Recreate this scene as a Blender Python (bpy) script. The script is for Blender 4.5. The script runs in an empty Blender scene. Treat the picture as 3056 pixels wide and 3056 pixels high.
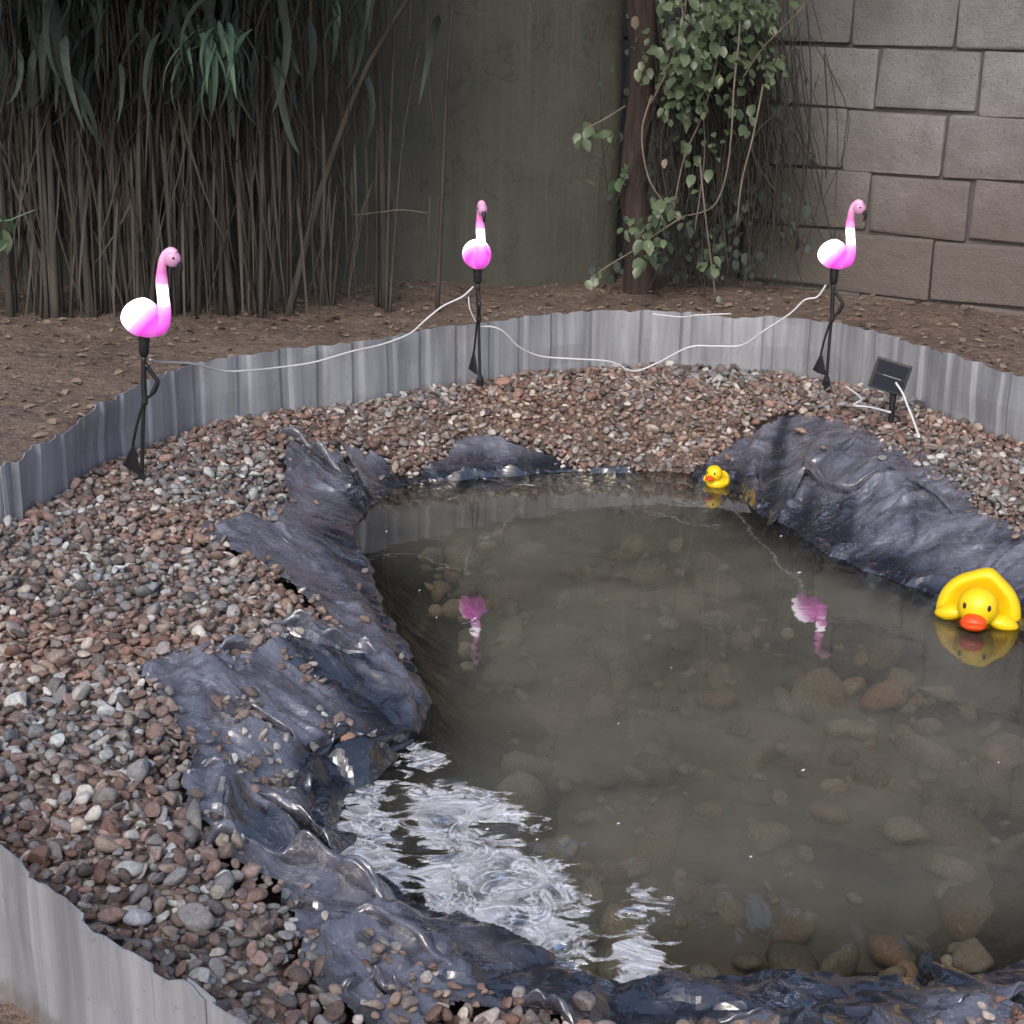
import bpy, bmesh, math, random
import numpy as np
from mathutils import Vector, Matrix, Euler
random.seed(7)
rng = np.random.default_rng(11)
R = math.radians
PI = math.pi
SC = bpy.context.scene
COL = SC.collection

# ------------------------------------------------------------------ camera, sky, sun, exposure
CAM_H, PITCH, ROLL, FOC = 1.23, 17.1, 1.1, 5000.0        # metres, degrees, degrees, focal length in photo pixels
cam_d = bpy.data.cameras.new('camera')
cam = bpy.data.objects.new('camera', cam_d)
COL.objects.link(cam)
cam_d.sensor_width = 36.0
cam_d.lens = 36.0 * FOC / 3056.0
cam_d.clip_start = 0.05
cam_d.clip_end = 500
MC = Matrix.Translation((0, 0, CAM_H)) @ Matrix.Rotation(R(90 - PITCH), 4, 'X') @ Matrix.Rotation(R(ROLL), 4, 'Z')
cam.matrix_world = MC
SC.camera = cam
SC.render.resolution_x = 1024
SC.render.resolution_y = 1024

world = bpy.data.worlds.new("World")
SC.world = world
world.use_nodes = True
wn = world.node_tree
bg = wn.nodes['Background']
sky = wn.nodes.new('ShaderNodeTexSky')
sky.sky_type = 'NISHITA'
sky.sun_disc = False
SUN_EL, SUN_AZ = 40.0, 196.0        # azimuth measured clockwise from +Y
sky.sun_elevation = R(SUN_EL)
sky.sun_rotation = R(SUN_AZ)
sky.air_density = 1.0
sky.dust_density = 3.0
wn.links.new(sky.outputs[0], bg.inputs[0])
bg.inputs[1].default_value = 0.14
sun_d = bpy.data.lights.new('sun', 'SUN')
sun_d.energy = 0.75
sun_d.angle = R(25)
sun_d.color = (1.0, 0.97, 0.965)
sun = bpy.data.objects.new('sun', sun_d)
COL.objects.link(sun)
sd = Vector((math.sin(R(SUN_AZ)) * math.cos(R(SUN_EL)), math.cos(R(SUN_AZ)) * math.cos(R(SUN_EL)), math.sin(R(SUN_EL))))
sun.rotation_euler = sd.to_track_quat('Z', 'Y').to_euler()
SC.view_settings.view_transform = 'Standard'
SC.view_settings.look = 'None'
SC.view_settings.gamma = 1
SC.view_settings.use_curve_mapping = False
SC.view_settings.exposure = 0.72
SC.render.engine = 'CYCLES'
SC.cycles.max_bounces = 8
SC.cycles.transparent_max_bounces = 12

# ------------------------------------------------------------------ survey helpers
def ray(px, py):
    k = 3056.0 / 1932.0 / FOC
    d = MC.to_3x3() @ Vector(((px - 966) * k, -(py - 966) * k, -1))
    return d
def at(px, py, z):                       # picture point -> point on the level z
    d = ray(px, py); t = (z - CAM_H) / d.z
    return Vector((d.x * t, d.y * t, z))
def aty(px, py, Y):                      # picture point -> point on the upright plane y = Y
    d = ray(px, py); t = Y / d.y
    return Vector((d.x * t, Y, CAM_H + d.z * t))

# ------------------------------------------------------------------ numpy noise, splines, distances
def _hash(ix, iy, s):
    n = (ix.astype(np.int64) * 374761393 + iy.astype(np.int64) * 668265263 + s * 974634777) & 0x7fffffff
    n = ((n ^ (n >> 13)) * 1274126177) & 0x7fffffff
    n = (n ^ (n >> 16)) & 0x7fffffff
    return (n % 65536) / 32768.0 - 1.0
def vn(x, y, s=0):
    x = np.asarray(x, float); y = np.asarray(y, float)
    ix = np.floor(x); iy = np.floor(y); fx = x - ix; fy = y - iy
    ux = fx * fx * fx * (fx * (fx * 6 - 15) + 10); uy = fy * fy * fy * (fy * (fy * 6 - 15) + 10)
    a = _hash(ix, iy, s); b = _hash(ix + 1, iy, s); c = _hash(ix, iy + 1, s); d = _hash(ix + 1, iy + 1, s)
    return (a * (1 - ux) + b * ux) * (1 - uy) + (c * (1 - ux) + d * ux) * uy
def tri(x, y, s=0):                      # piecewise flat facets meeting in crisp creases
    sk = (x + y) * .3660254; a = x + sk; b = y + sk
    ia = np.floor(a); ib = np.floor(b); fa = a - ia; fb = b - ib
    up = fa > fb; h00 = _hash(ia, ib, s); h11 = _hash(ia + 1, ib + 1, s)
    hm = np.where(up, _hash(ia + 1, ib, s), _hash(ia, ib + 1, s))
    hi = np.maximum(fa, fb); lo = np.minimum(fa, fb)
    return h00 * (1 - hi) + hm * (hi - lo) + h11 * lo
def fbm(x, y, o=4, s=0):
    r = 0; a = 1.0; t = 0
    for i in range(o):
        r = r + a * vn(x * 2 ** i, y * 2 ** i, s + i * 17); t += a; a *= .5
    return r / t
def sstep(a, b, x):
    t = np.clip((x - a) / (b - a), 0, 1); return t * t * (3 - 2 * t)
def catmull(P, n=8, closed=False):
    P = [np.array(p, float) for p in P]; out = []; N = len(P)
    rngi = range(N) if closed else range(N - 1)
    for i in rngi:
        if closed: p0, p1, p2, p3 = P[i - 1], P[i], P[(i + 1) % N], P[(i + 2) % N]
        else: p0, p1, p2, p3 = P[max(i - 1, 0)], P[i], P[i + 1], P[min(i + 2, N - 1)]
        for k in range(n):
            t = k / n
            out.append(.5 * ((2 * p1) + (-p0 + p2) * t + (2 * p0 - 5 * p1 + 4 * p2 - p3) * t * t + (-p0 + 3 * p1 - 3 * p2 + p3) * t ** 3))
    if not closed: out.append(P[-1])
    return np.array(out)
def seg_dist(x, y, P, closed):
    x = np.asarray(x, float); y = np.asarray(y, float)
    best = np.full(x.shape, 1e9); side = np.zeros(x.shape)
    N = len(P); ins = np.zeros(x.shape, bool)
    for i in range(N if closed else N - 1):
        a = P[i]; b = P[(i + 1) % N]; ex, ey = b[0] - a[0], b[1] - a[1]
        L = ex * ex + ey * ey + 1e-12
        t = np.clip(((x - a[0]) * ex + (y - a[1]) * ey) / L, 0, 1)
        dx = x - a[0] - t * ex; dy = y - a[1] - t * ey
        d = np.sqrt(dx * dx + dy * dy)
        m = d < best
        best = np.where(m, d, best); side = np.where(m, np.sign(ex * dy - ey * dx), side)
        if closed:
            c = ((a[1] > y) != (b[1] > y))
            xi = a[0] + (y - a[1]) * ex / (ey if abs(ey) > 1e-12 else 1e-12)
            ins ^= (c & (x < xi))
    if closed: return np.where(ins, -best, best)
    return best, side

# ------------------------------------------------------------------ plan curves (all on the ground, in metres)
def gp(pts, z): return [tuple(at(a, b, z))[:2] for a, b in pts]
SHORE = gp([(700,948),(760,914),(850,905),(960,896),(1060,890),(1150,891),(1230,889),(1290,893),(1340,908),(1395,905),(1420,945),
            (1460,972),(1530,1018),(1600,1062),(1700,1097),(1790,1135),(1932,1190),(2080,1270),(2180,1500),(2100,1740),(1932,1822),
            (1800,1842),(1650,1845),(1500,1852),(1300,1860),(1180,1862),(1080,1838),(1000,1795),(900,1755),(830,1722),(760,1688),
            (690,1655),(625,1640),(622,1560),(650,1500),(700,1462),(760,1400),(800,1335),(795,1290),(770,1240),(730,1170),(700,1110),
            (680,1050),(664,1000),(676,965)], 0.0)
SHORE = catmull(SHORE, 4, True)
_L = ([(530,905),(545,868),(640,858),(700,872),(770,882),(830,868),(850,862),(890,850),(1000,852),(1065,858),(1090,868),(1190,866),
            (1215,858),(1260,855),(1330,842),(1400,822),(1500,812),(1600,838),(1690,895),(1750,938),(1810,975),(1870,1008),(1932,1045),
            (2100,1120),(2330,1400),(2300,1850),(1932,2010),(1700,2010),(1450,1960),(1350,1890),(1240,1875),(1120,1872),(1050,1860),(960,1850),(900,1858),
            (840,1890),(760,1960),(690,1960),(610,1890),(585,1800),(560,1740),(520,1690),(425,1690),(430,1610),(395,1570),
            (340,1520),(330,1440),(295,1370),(300,1325),(480,1300),(515,1255),(585,1200),(540,1150),(500,1115),(415,1092),(405,1050),
            (440,1028),(490,1005),(530,960)])
LINER = [tuple(at(a, b, .035 if (690 < a < 1200 and b < 900) else .08))[:2] for a, b in _L]
LINER = catmull(LINER, 4, True)
EDGE_FAR = gp([(0,880),(50,850),(120,812),(160,782),(220,742),(300,711),(370,686),(430,676),(520,664),(600,653),(700,643),(780,628),
               (900,613),(1000,601),(1100,592),(1200,588),(1300,590),(1400,596),(1500,602),(1600,618),(1700,640),(1780,664),
               (1860,690),(1932,712)], 0.31)
EDGE_NEAR = gp([(470,1935),(400,1885),(345,1842),(250,1790),(165,1725),(60,1645),(0,1588)], 0.31)
EDGE = EDGE_FAR + [(1.62, 3.85), (1.95, 3.35), (2.15, 2.7), (2.1, 2.1), (1.75, 1.6), (1.2, 1.25), (.6, 1.08), (.15, 1.08)] + EDGE_NEAR + \
       [(-.80, 1.92), (-1.05, 2.25), (-1.22, 2.65), (-1.22, 3.0)]
EDGE = catmull(EDGE, 6, True)
RIPS = [np.array(gp(p, 0.0)) for p in (  # ripple outlines, also the mask of the painted sky glare
    [(765,1495),(800,1476),(840,1476),(880,1492),(940,1498),(985,1528),(1008,1568),(960,1560),(905,1550),(960,1590),(1030,1620),(1075,1660),
     (1100,1690),(1088,1720),(1112,1750),(1112,1800),(1130,1855),(1050,1845),(960,1800),(870,1745),(800,1700),(790,1640),(825,1610),(770,1550)],
    [(640,1500),(700,1482),(728,1510),(735,1560),(730,1600),(765,1640),(770,1700),(690,1665),(628,1640),(622,1580)],
    [(1182,1775),(1222,1752),(1248,1790),(1260,1850),(1200,1876),(1140,1862),(1165,1800)],
    [(1195,1715),(1205,1685),(1220,1700),(1245,1712)], [(765,1435),(775,1402),(815,1415),(832,1440),(800,1450)])]
# folds of the liner: crest line, height, width, steepness towards the camera side
FOLDS = [([(415,1062),(560,1020),(640,1050),(700,1140),(770,1250)], .030, .05),
         ([(470,1120),(600,1160),(720,1235),(780,1290)], .022, .04),
         ([(300,1330),(480,1302),(600,1262),(740,1240)], .035, .04),
         ([(470,1400),(560,1392),(650,1375),(740,1350)], .045, .035),
         ([(470,1470),(560,1455),(580,1400)], .030, .03),
         ([(350,1512),(480,1500),(560,1520),(620,1555)], .040, .035),
         ([(430,1545),(425,1490)], .04, .03),
         ([(405,1652),(520,1630),(640,1645),(760,1700),(880,1770)], .045, .035),
         ([(590,1780),(690,1735),(800,1800),(900,1870)], .030, .035),
         ([(620,1900),(680,1840),(760,1860)], .025, .03),
         ([(1425,830),(1432,940)], .028, .025), ([(1370,900),(1440,830)], .02, .025),
         ([(1440,960),(1515,905),(1560,938),(1660,942)], .035, .03),
         ([(1480,850),(1600,880),(1700,960),(1800,1040)], .02, .05),
         ([(1500,985),(1600,1020),(1700,1050),(1850,1110)], .02, .04),
         ([(640,860),(720,925)], .04, .02), ([(540,880),(650,900)], .025, .03), ([(840,880),(900,840),(1050,850)], .02, .03),
         ([(1240,880),(1310,852)], .025, .02), ([(1500,1930),(1560,1868)], .04, .02), ([(1620,1932),(1660,1862)], .04, .015),
         ([(1760,1900),(1850,1840),(1930,1850)], .035, .03), ([(1380,1880),(1480,1870)], .02, .02), ([(1100,1870),(1200,1885)], .03, .02)]
FOLDS = [(catmull(gp(p, .08), 5), h * .7, w) for p, h, w in FOLDS]

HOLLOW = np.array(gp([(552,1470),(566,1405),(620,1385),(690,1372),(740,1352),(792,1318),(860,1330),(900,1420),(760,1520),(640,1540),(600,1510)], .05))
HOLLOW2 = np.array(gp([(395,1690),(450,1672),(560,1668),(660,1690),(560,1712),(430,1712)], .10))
FOLD_SHADE = [(HOLLOW, 1.0), (HOLLOW2, 1.0)] + [(np.array(gp(p, .06)), a) for p, a in (  # outlines where shade of folds and hollows is painted onto the liner
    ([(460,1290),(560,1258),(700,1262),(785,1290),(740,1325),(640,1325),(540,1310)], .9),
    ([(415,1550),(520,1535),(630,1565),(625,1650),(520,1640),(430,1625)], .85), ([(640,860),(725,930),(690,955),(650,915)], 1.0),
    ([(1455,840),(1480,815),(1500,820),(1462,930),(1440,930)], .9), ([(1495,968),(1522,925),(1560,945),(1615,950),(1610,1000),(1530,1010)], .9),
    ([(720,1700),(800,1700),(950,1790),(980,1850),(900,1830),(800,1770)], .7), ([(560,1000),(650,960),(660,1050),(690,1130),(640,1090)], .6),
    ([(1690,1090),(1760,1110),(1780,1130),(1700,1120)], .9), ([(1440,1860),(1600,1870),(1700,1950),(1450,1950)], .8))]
def terrain(x, y):
    dS = seg_dist(x, y, SHORE, True)
    dE = seg_dist(x, y, EDGE, True)
    w = fbm(x * 3, y * 3, 3, 5)
    lo = (1 - sstep(1.75, 2.15, y)) * sstep(-.45, -.1, x)
    rise = .055 * np.exp(-(((x + 1.05) / .40) ** 2 + ((y - 3.25) / .55) ** 2))
    bank = rise * sstep(.3, .55, dS) + (.135 - .085 * lo) * sstep(-.02, .30 + .1 * lo, dS) + .012 * w * sstep(0, .2, dS)
    pond = -.20 * (1 - np.exp(np.minimum(dS, 0) / .16))
    z = np.where(dS < 0, pond, bank)
    hm = 1 - sstep(-.030, .004, seg_dist(x, y, HOLLOW, True) + .008 * vn(x * 22, y * 22, 8))
    z = np.where(dS > 0, z * (1 - hm) + hm * (.035 * np.clip(dS, 0, .2) + .002), z)
    hm2 = 1 - sstep(-.025, .0, seg_dist(x, y, HOLLOW2, True)); z = z - .05 * hm2
    zo = .10 + .17 * sstep(1.9, 3.0, y) + .03 * fbm(x * 1.7, y * 1.7, 4, 9) * sstep(0.05, .4, dE) + .05 * sstep(.2, 1.6, dE) * sstep(3, 4, y)
    zo = zo + .012 * fbm(x * 14, y * 14, 3, 31) * sstep(0.01, .1, dE)
    sh = .060 * (1 - sstep(1.9, 3.0, y))
    t = sstep(.022, .055, dE + sh)
    return z * (1 - t) + zo * t, dS, dE

SH_L = np.concatenate([[0], np.cumsum(np.linalg.norm(np.diff(np.vstack([SHORE, SHORE[:1]]), axis=0), axis=1))])
def shore_u(x, y):
    best = np.full(np.shape(x), 1e9); u = np.zeros(np.shape(x)); N = len(SHORE)
    w = np.zeros(np.shape(x)); us = np.zeros(np.shape(x))
    for i in range(N):
        a = SHORE[i]; b = SHORE[(i + 1) % N]; ex, ey = b - a; L = ex * ex + ey * ey + 1e-12
        t = np.clip(((x - a[0]) * ex + (y - a[1]) * ey) / L, 0, 1)
        d = np.hypot(x - a[0] - t * ex, y - a[1] - t * ey)
        m = d < best; best = np.where(m, d, best); u = np.where(m, SH_L[i] + t * math.sqrt(L), u)
    return u
def wrinkle(x, y, dS):
    wx = x + .05 * fbm(x * 5, y * 5, 2, 3); wy = y + .05 * fbm(x * 5, y * 5, 2, 4)
    ux = x + .045 * vn(x * 9, y * 9, 33) + .02 * vn(x * 21, y * 21, 35); uy = y + .045 * vn(x * 9, y * 9, 34) + .02 * vn(x * 21, y * 21, 36)
    m = sstep(-.07, -.005, dS); k2 = sstep(-.3, .3, vn(x * 5, y * 5, 45))
    z = .012 * tri(ux * 7, uy * 10, 41) + .0085 * tri(ux * 17 + .3 * uy, uy * 21, 42) * (.3 + .7 * k2) + .003 * tri(ux * 41, uy * 47, 43) * k2
    # long knife-edged pleats running down the bank towards the water
    U = shore_u(x, y) + .05 * vn(x * 4, y * 4, 37) + .010 * vn(x * 17, y * 17, 38)
    for f_, A_, sd in ((5.5, .019, 52), (12.5, .010, 53), (25.0, .0065, 54)):
        q = U * f_ + .9 * vn(x * 2.5, y * 2.5, sd); ph = q - np.floor(q); am = .5 + .5 * _hash(np.floor(q), np.floor(q) * 0 + 1, sd)
        peak = .30 + .25 * _hash(np.floor(q), np.floor(q) * 0 + 2, sd)
        z = z + A_ * am * np.minimum(ph / np.clip(peak, .1, .9), (1 - ph) / (1 - np.clip(peak, .1, .9))) * sstep(-.5, .3, vn(x * 5 + sd, y * 5, 55))
    z = z * (.06 + .94 * m)
    for P, h, w in FOLDS:
        d, s = seg_dist(x, y, P, False)
        wig = 1 + .35 * vn(x * 30, y * 30, 51)
        near = d * np.where(s < 0, 1.0, 2.6)          # steeper on one side of each crest
        z = z + h * np.exp(-(near / (w * 1.1)) ** 1.6) * wig * sstep(-.06, .01, dS)
    return z

# ------------------------------------------------------------------ object helpers
def tag(o, label=None, cat=None, group=None, kind=None):
    if label: o['label'] = label
    if cat: o['category'] = cat
    if group: o['group'] = group
    if kind: o['kind'] = kind
    return o
def link(name, me, parent=None, mats=(), smooth=True):
    for m in mats: me.materials.append(m)
    o = bpy.data.objects.new(name, me); COL.objects.link(o)
    if parent: o.parent = parent
    if smooth: me.polygons.foreach_set('use_smooth', [True] * len(me.polygons))
    return o
def mesh(name, V, F):
    me = bpy.data.meshes.new(name); me.from_pydata([tuple(v) for v in V], [], [tuple(f) for f in F]); me.update(); return me
def npmesh(name, V, F):                  # V (n,3) F (m,k) all faces of k corners
    me = bpy.data.meshes.new(name); n, k = F.shape
    me.vertices.add(len(V)); me.vertices.foreach_set('co', np.ascontiguousarray(V, dtype=np.float32).ravel())
    me.loops.add(n * k); me.loops.foreach_set('vertex_index', np.ascontiguousarray(F, dtype=np.int32).ravel())
    me.polygons.add(n); me.polygons.foreach_set('loop_start', np.arange(0, n * k, k, dtype=np.int32))
    me.update(calc_edges=True); me.validate(); return me
def empty(name, loc, rz=0):
    o = bpy.data.objects.new(name, None); COL.objects.link(o); o.location = loc; o.rotation_euler = (0, 0, rz)
    o.empty_display_size = .05; return o
def bm_mesh(name, bm):
    me = bpy.data.meshes.new(name); bm.normal_update(); bm.to_mesh(me); bm.free(); return me
def tube(P, rad, sides=6, cap=True):
    P = [Vector(p) for p in P]; n = len(P)
    if not hasattr(rad, '__len__'): rad = [rad] * n
    V = []; F = []; up = None
    for i, p in enumerate(P):
        t = (P[min(i + 1, n - 1)] - P[max(i - 1, 0)]).normalized()
        if up is None: up = Vector((0, 0, 1)) if abs(t.z) < .9 else Vector((1, 0, 0))
        a = t.cross(up).normalized(); up = a.cross(t).normalized()
        for k in range(sides):
            an = 2 * PI * k / sides
            V.append(p + (a * math.cos(an) + up * math.sin(an)) * rad[i])
    for i in range(n - 1):
        for k in range(sides):
            k2 = (k + 1) % sides
            F.append((i * sides + k, i * sides + k2, (i + 1) * sides + k2, (i + 1) * sides + k))
    if cap:
        F.append(tuple(range(sides))[::-1]); F.append(tuple((n - 1) * sides + k for k in range(sides)))
    return V, F
def tube_obj(name, P, rad, mat, parent=None, sides=6, smooth_n=6):
    Q = catmull(P, smooth_n) if smooth_n > 1 else P
    if hasattr(rad, '__len__'):
        rad = list(np.interp(np.linspace(0, len(rad) - 1, len(Q)), range(len(rad)), rad))
    V, F = tube(Q, rad, sides)
    return link(name, mesh(name, V, F), parent, [mat])
def grid_region(x0, x1, y0, y1, step, mask):
    xs = np.arange(x0, x1, step); ys = np.arange(y0, y1, step)
    X, Y = np.meshgrid(xs, ys); m = mask(X, Y)
    cell = m[:-1, :-1] & m[1:, :-1] & m[:-1, 1:] & m[1:, 1:]
    idx = np.arange(X.size).reshape(X.shape)
    F = np.stack([idx[:-1, :-1][cell], idx[:-1, 1:][cell], idx[1:, 1:][cell], idx[1:, :-1][cell]], 1)
    used = np.unique(F); remap = np.full(X.size, -1); remap[used] = np.arange(len(used))
    return X.ravel()[used], Y.ravel()[used], remap[F]

# ------------------------------------------------------------------ materials
def mat(name):
    m = bpy.data.materials.new(name); m.use_nodes = True; nt = m.node_tree
    return m, nt, nt.nodes['Principled BSDF']
def nd(nt, t, **kw):
    n = nt.nodes.new(t)
    for k, v in kw.items():
        if k.startswith('i_'): n.inputs[k[2:]].default_value = v
        else: setattr(n, k, v)
    return n
def noise(nt, scale, detail=5, rough=.55, co=None, dist=0.0):
    n = nd(nt, 'ShaderNodeTexNoise'); n.inputs['Scale'].default_value = scale; n.inputs['Detail'].default_value = detail
    n.inputs['Roughness'].default_value = rough; n.inputs['Distortion'].default_value = dist
    if co: nt.links.new(co, n.inputs['Vector'])
    return n.outputs['Fac']
def ramp(nt, fac, stops):
    r = nd(nt, 'ShaderNodeValToRGB'); e = r.color_ramp.elements
    while len(e) < len(stops): e.new(.5)
    for i, (p, c) in enumerate(stops): e[i].position = p; e[i].color = (*c, 1) if len(c) == 3 else c
    nt.links.new(fac, r.inputs[0]); return r.outputs[0]
def mixc(nt, fac, a, b, mode='MIX'):
    m = nd(nt, 'ShaderNodeMix', data_type='RGBA', blend_type=mode)
    for s, v in ((m.inputs[0], fac), (m.inputs[6], a), (m.inputs[7], b)):
        if isinstance(v, (int, float)): s.default_value = v
        elif isinstance(v, tuple): s.default_value = (*v, 1)
        else: nt.links.new(v, s)
    return m.outputs[2]
def math_(nt, op, a, b=None, c=None):
    m = nd(nt, 'ShaderNodeMath', operation=op)
    for i, v in enumerate((a, b, c)):
        if v is None: continue
        if isinstance(v, (int, float)): m.inputs[i].default_value = v
        else: nt.links.new(v, m.inputs[i])
    return m.outputs[0]
def bump(nt, h, strength, dist, bsdf=None, prev=None):
    b = nd(nt, 'ShaderNodeBump'); b.inputs['Strength'].default_value = strength; b.inputs['Distance'].default_value = dist
    nt.links.new(h, b.inputs['Height'])
    if prev: nt.links.new(prev, b.inputs['Normal'])
    if bsdf: nt.links.new(b.outputs[0], bsdf.inputs['Normal'])
    return b.outputs[0]
def coord(nt, kind='Object'):
    return nd(nt, 'ShaderNodeTexCoord').outputs[kind]
def mapped(nt, co, sc):
    m = nd(nt, 'ShaderNodeMapping'); m.inputs['Scale'].default_value = sc; nt.links.new(co, m.inputs[0]); return m.outputs[0]
def simple(name, col, rough=.6, metal=0, var=0.0, vs=30, bs=0.0, bd=.002):
    m, nt, b = mat(name); b.inputs['Roughness'].default_value = rough; b.inputs['Metallic'].default_value = metal
    co = coord(nt)
    if var:
        n = noise(nt, vs, 4, .6, co)
        c = ramp(nt, n, [(.3, tuple(x * (1 - var) for x in col)), (.7, tuple(min(1, x * (1 + var)) for x in col))])
        nt.links.new(c, b.inputs['Base Color'])
    else: b.inputs['Base Color'].default_value = (*col, 1)
    if bs: bump(nt, noise(nt, vs * 3, 4, .6, co), bs, bd, b)
    return m

# soil with dead leaves and dust
M_soil, nt, b = mat('soil'); co = coord(nt)
c = ramp(nt, noise(nt, 2.2, 6, .65, co), [(.3, (.10, .070, .054)), (.5, (.165, .120, .092)), (.7, (.25, .195, .15))])
c = mixc(nt, ramp(nt, noise(nt, 45, 5, .7, co), [(.42, (0, 0, 0)), (.62, (1, 1, 1))]), c, (.27, .19, .145))
c = mixc(nt, ramp(nt, noise(nt, 120, 3, .7, co), [(.5, (0, 0, 0)), (.68, (.7, .7, .7))]), c, (.05, .035, .028))
nt.links.new(c, b.inputs['Base Color']); b.inputs['Roughness'].default_value = .95
h = math_(nt, 'ADD', noise(nt, 60, 5, .7, co), math_(nt, 'MULTIPLY', noise(nt, 14, 4, .6, co), 2.0))
bump(nt, h, 1.0, .02, b)
# pebbles
M_peb, nt, b = mat('pebble'); co = coord(nt)
at_ = nd(nt, 'ShaderNodeAttribute', attribute_name='Col').outputs['Color']
n = noise(nt, 160, 4, .65, co)
c = mixc(nt, 1.0, at_, ramp(nt, n, [(.3, (.66, .64, .62)), (.7, (1.3, 1.28, 1.25))]), 'MULTIPLY')
nt.links.new(c, b.inputs['Base Color']); b.inputs['Roughness'].default_value = .72
b.inputs['Specular IOR Level'].default_value = .25
bump(nt, noise(nt, 260, 3, .6, co), .35, .002, b)
# liner: black sheet under a film of dried dust, clean where wet, with fold and hollow shade painted dark
M_liner, nt, b = mat('black_plastic'); co = coord(nt)
da = nd(nt, 'ShaderNodeAttribute', attribute_name='dust_shade').outputs['Fac']
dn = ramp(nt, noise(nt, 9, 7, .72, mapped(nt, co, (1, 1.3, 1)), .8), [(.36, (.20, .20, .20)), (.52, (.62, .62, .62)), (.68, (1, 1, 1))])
dust_shade = math_(nt, 'MULTIPLY', da, dn)
c = mixc(nt, dust_shade, (.014, .016, .024), (.190, .190, .232))
spk = ramp(nt, noise(nt, 120, 4, .8, co), [(.60, (0, 0, 0)), (.70, (1, 1, 1))])
c = mixc(nt, math_(nt, 'MULTIPLY', spk, math_(nt, 'ADD', math_(nt, 'MULTIPLY', da, .6), .15)), c, (.42, .41, .44))
sc_ = math_(nt, 'ABSOLUTE', math_(nt, 'SUBTRACT', noise(nt, 26, 4, .6, mapped(nt, co, (1, 2.2, 1)), 1.2), .5))
c = mixc(nt, math_(nt, 'MULTIPLY', ramp(nt, sc_, [(0, (.55, .55, .55)), (.018, (0, 0, 0))]), ramp(nt, noise(nt, 6, 3, .5, co), [(.5, (0, 0, 0)), (.62, (1, 1, 1))])), c, (.40, .39, .43))
nt.links.new(c, b.inputs['Base Color'])
rr = ramp(nt, dust_shade, [(.0, (.12, .12, .12)), (1, (.33, .33, .33))]); nt.links.new(rr, b.inputs['Roughness'])
b.inputs['Specular IOR Level'].default_value = 1.0; b.inputs['Coat Weight'].default_value = .6; b.inputs['Coat Roughness'].default_value = .24
wv = nd(nt, 'ShaderNodeVectorMath', operation='ADD'); nt.links.new(co, wv.inputs[0])
nw = nd(nt, 'ShaderNodeTexNoise'); nw.inputs['Scale'].default_value = 6; nt.links.new(co, nw.inputs['Vector'])
wv2 = nd(nt, 'ShaderNodeVectorMath', operation='SCALE'); wv2.inputs[3].default_value = .22
nt.links.new(nw.outputs['Color'], wv2.inputs[0]); nt.links.new(wv2.outputs[0], wv.inputs[1])
vo = nd(nt, 'ShaderNodeTexVoronoi', feature='F1'); vo.inputs['Scale'].default_value = 15; nt.links.new(wv.outputs[0], vo.inputs['Vector'])
vo2 = nd(nt, 'ShaderNodeTexVoronoi', feature='F1'); vo2.inputs['Scale'].default_value = 41; nt.links.new(wv.outputs[0], vo2.inputs['Vector'])
h1 = bump(nt, vo.outputs['Distance'], .22, .020)
h1 = bump(nt, vo2.outputs['Distance'], .22, .012, None, h1)
bump(nt, noise(nt, 70, 4, .6, co, .4), .16, .003, b, h1)
# pond bed
M_bed, nt, b = mat('silt'); co = coord(nt)
c = ramp(nt, noise(nt, 3.5, 5, .6, co), [(.3, (.13, .11, .085)), (.5, (.22, .185, .14)), (.7, (.33, .27, .20))])
c = mixc(nt, ramp(nt, noise(nt, 14, 5, .6, co), [(.45, (0, 0, 0)), (.7, (.6, .6, .6))]), c, (.27, .24, .19))
nt.links.new(c, b.inputs['Base Color']); b.inputs['Roughness'].default_value = .95
# water
M_water, nt, b = mat('pond_water'); nt.nodes.remove(b); co = coord(nt); out = nt.nodes['Material Output']
ripa = nd(nt, 'ShaderNodeAttribute', attribute_name='ripple').outputs['Fac']
ripn = math_(nt, 'MULTIPLY', math_(nt, 'SUBTRACT', noise(nt, 13, 5, .6, mapped(nt, co, (1, 1.7, 1)), 1.6), .5), 1.5)
rip = ramp(nt, math_(nt, 'ADD', ripa, ripn), [(.44, (0, 0, 0)), (.53, (1, 1, 1))])
tr = nd(nt, 'ShaderNodeBsdfTransparent'); tr.inputs[0].default_value = (.84, .82, .74, 1)
df = nd(nt, 'ShaderNodeBsdfDiffuse'); mc_ = ramp(nt, noise(nt, 1.7, 5, .6, co, .3), [(.35, (.140, .146, .122)), (.65, (.235, .210, .162))]); nt.links.new(mc_, df.inputs[0])
mx = nd(nt, 'ShaderNodeMixShader')
mur = ramp(nt, noise(nt, 2.5, 5, .65, co, .4), [(.35, (.28, .28, .28)), (.65, (.62, .62, .62))])
dpt = nd(nt, 'ShaderNodeAttribute', attribute_name='depth').outputs['Fac']; mur = math_(nt, 'MULTIPLY', mur, dpt)
nt.links.new(mur, mx.inputs[0]); nt.links.new(tr.outputs[0], mx.inputs[1]); nt.links.new(df.outputs[0], mx.inputs[2])
gl = nd(nt, 'ShaderNodeBsdfGlossy'); gl.inputs['Roughness'].default_value = .02; gl.inputs[0].default_value = (1, 1, 1, 1)
fr = nd(nt, 'ShaderNodeFresnel'); fr.inputs[0].default_value = 1.36
st = mapped(nt, co, (1, .95, 1))
b1 = bump(nt, noise(nt, 14, 3, .5, st, .5), .045, .008)
hr = math_(nt, 'MULTIPLY', noise(nt, 11, 3, .5, st, 3.2), rip)
b2 = bump(nt, hr, .8, .022, None, b1)
nt.links.new(b2, gl.inputs['Normal']); nt.links.new(b2, fr.inputs['Normal'])
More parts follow.
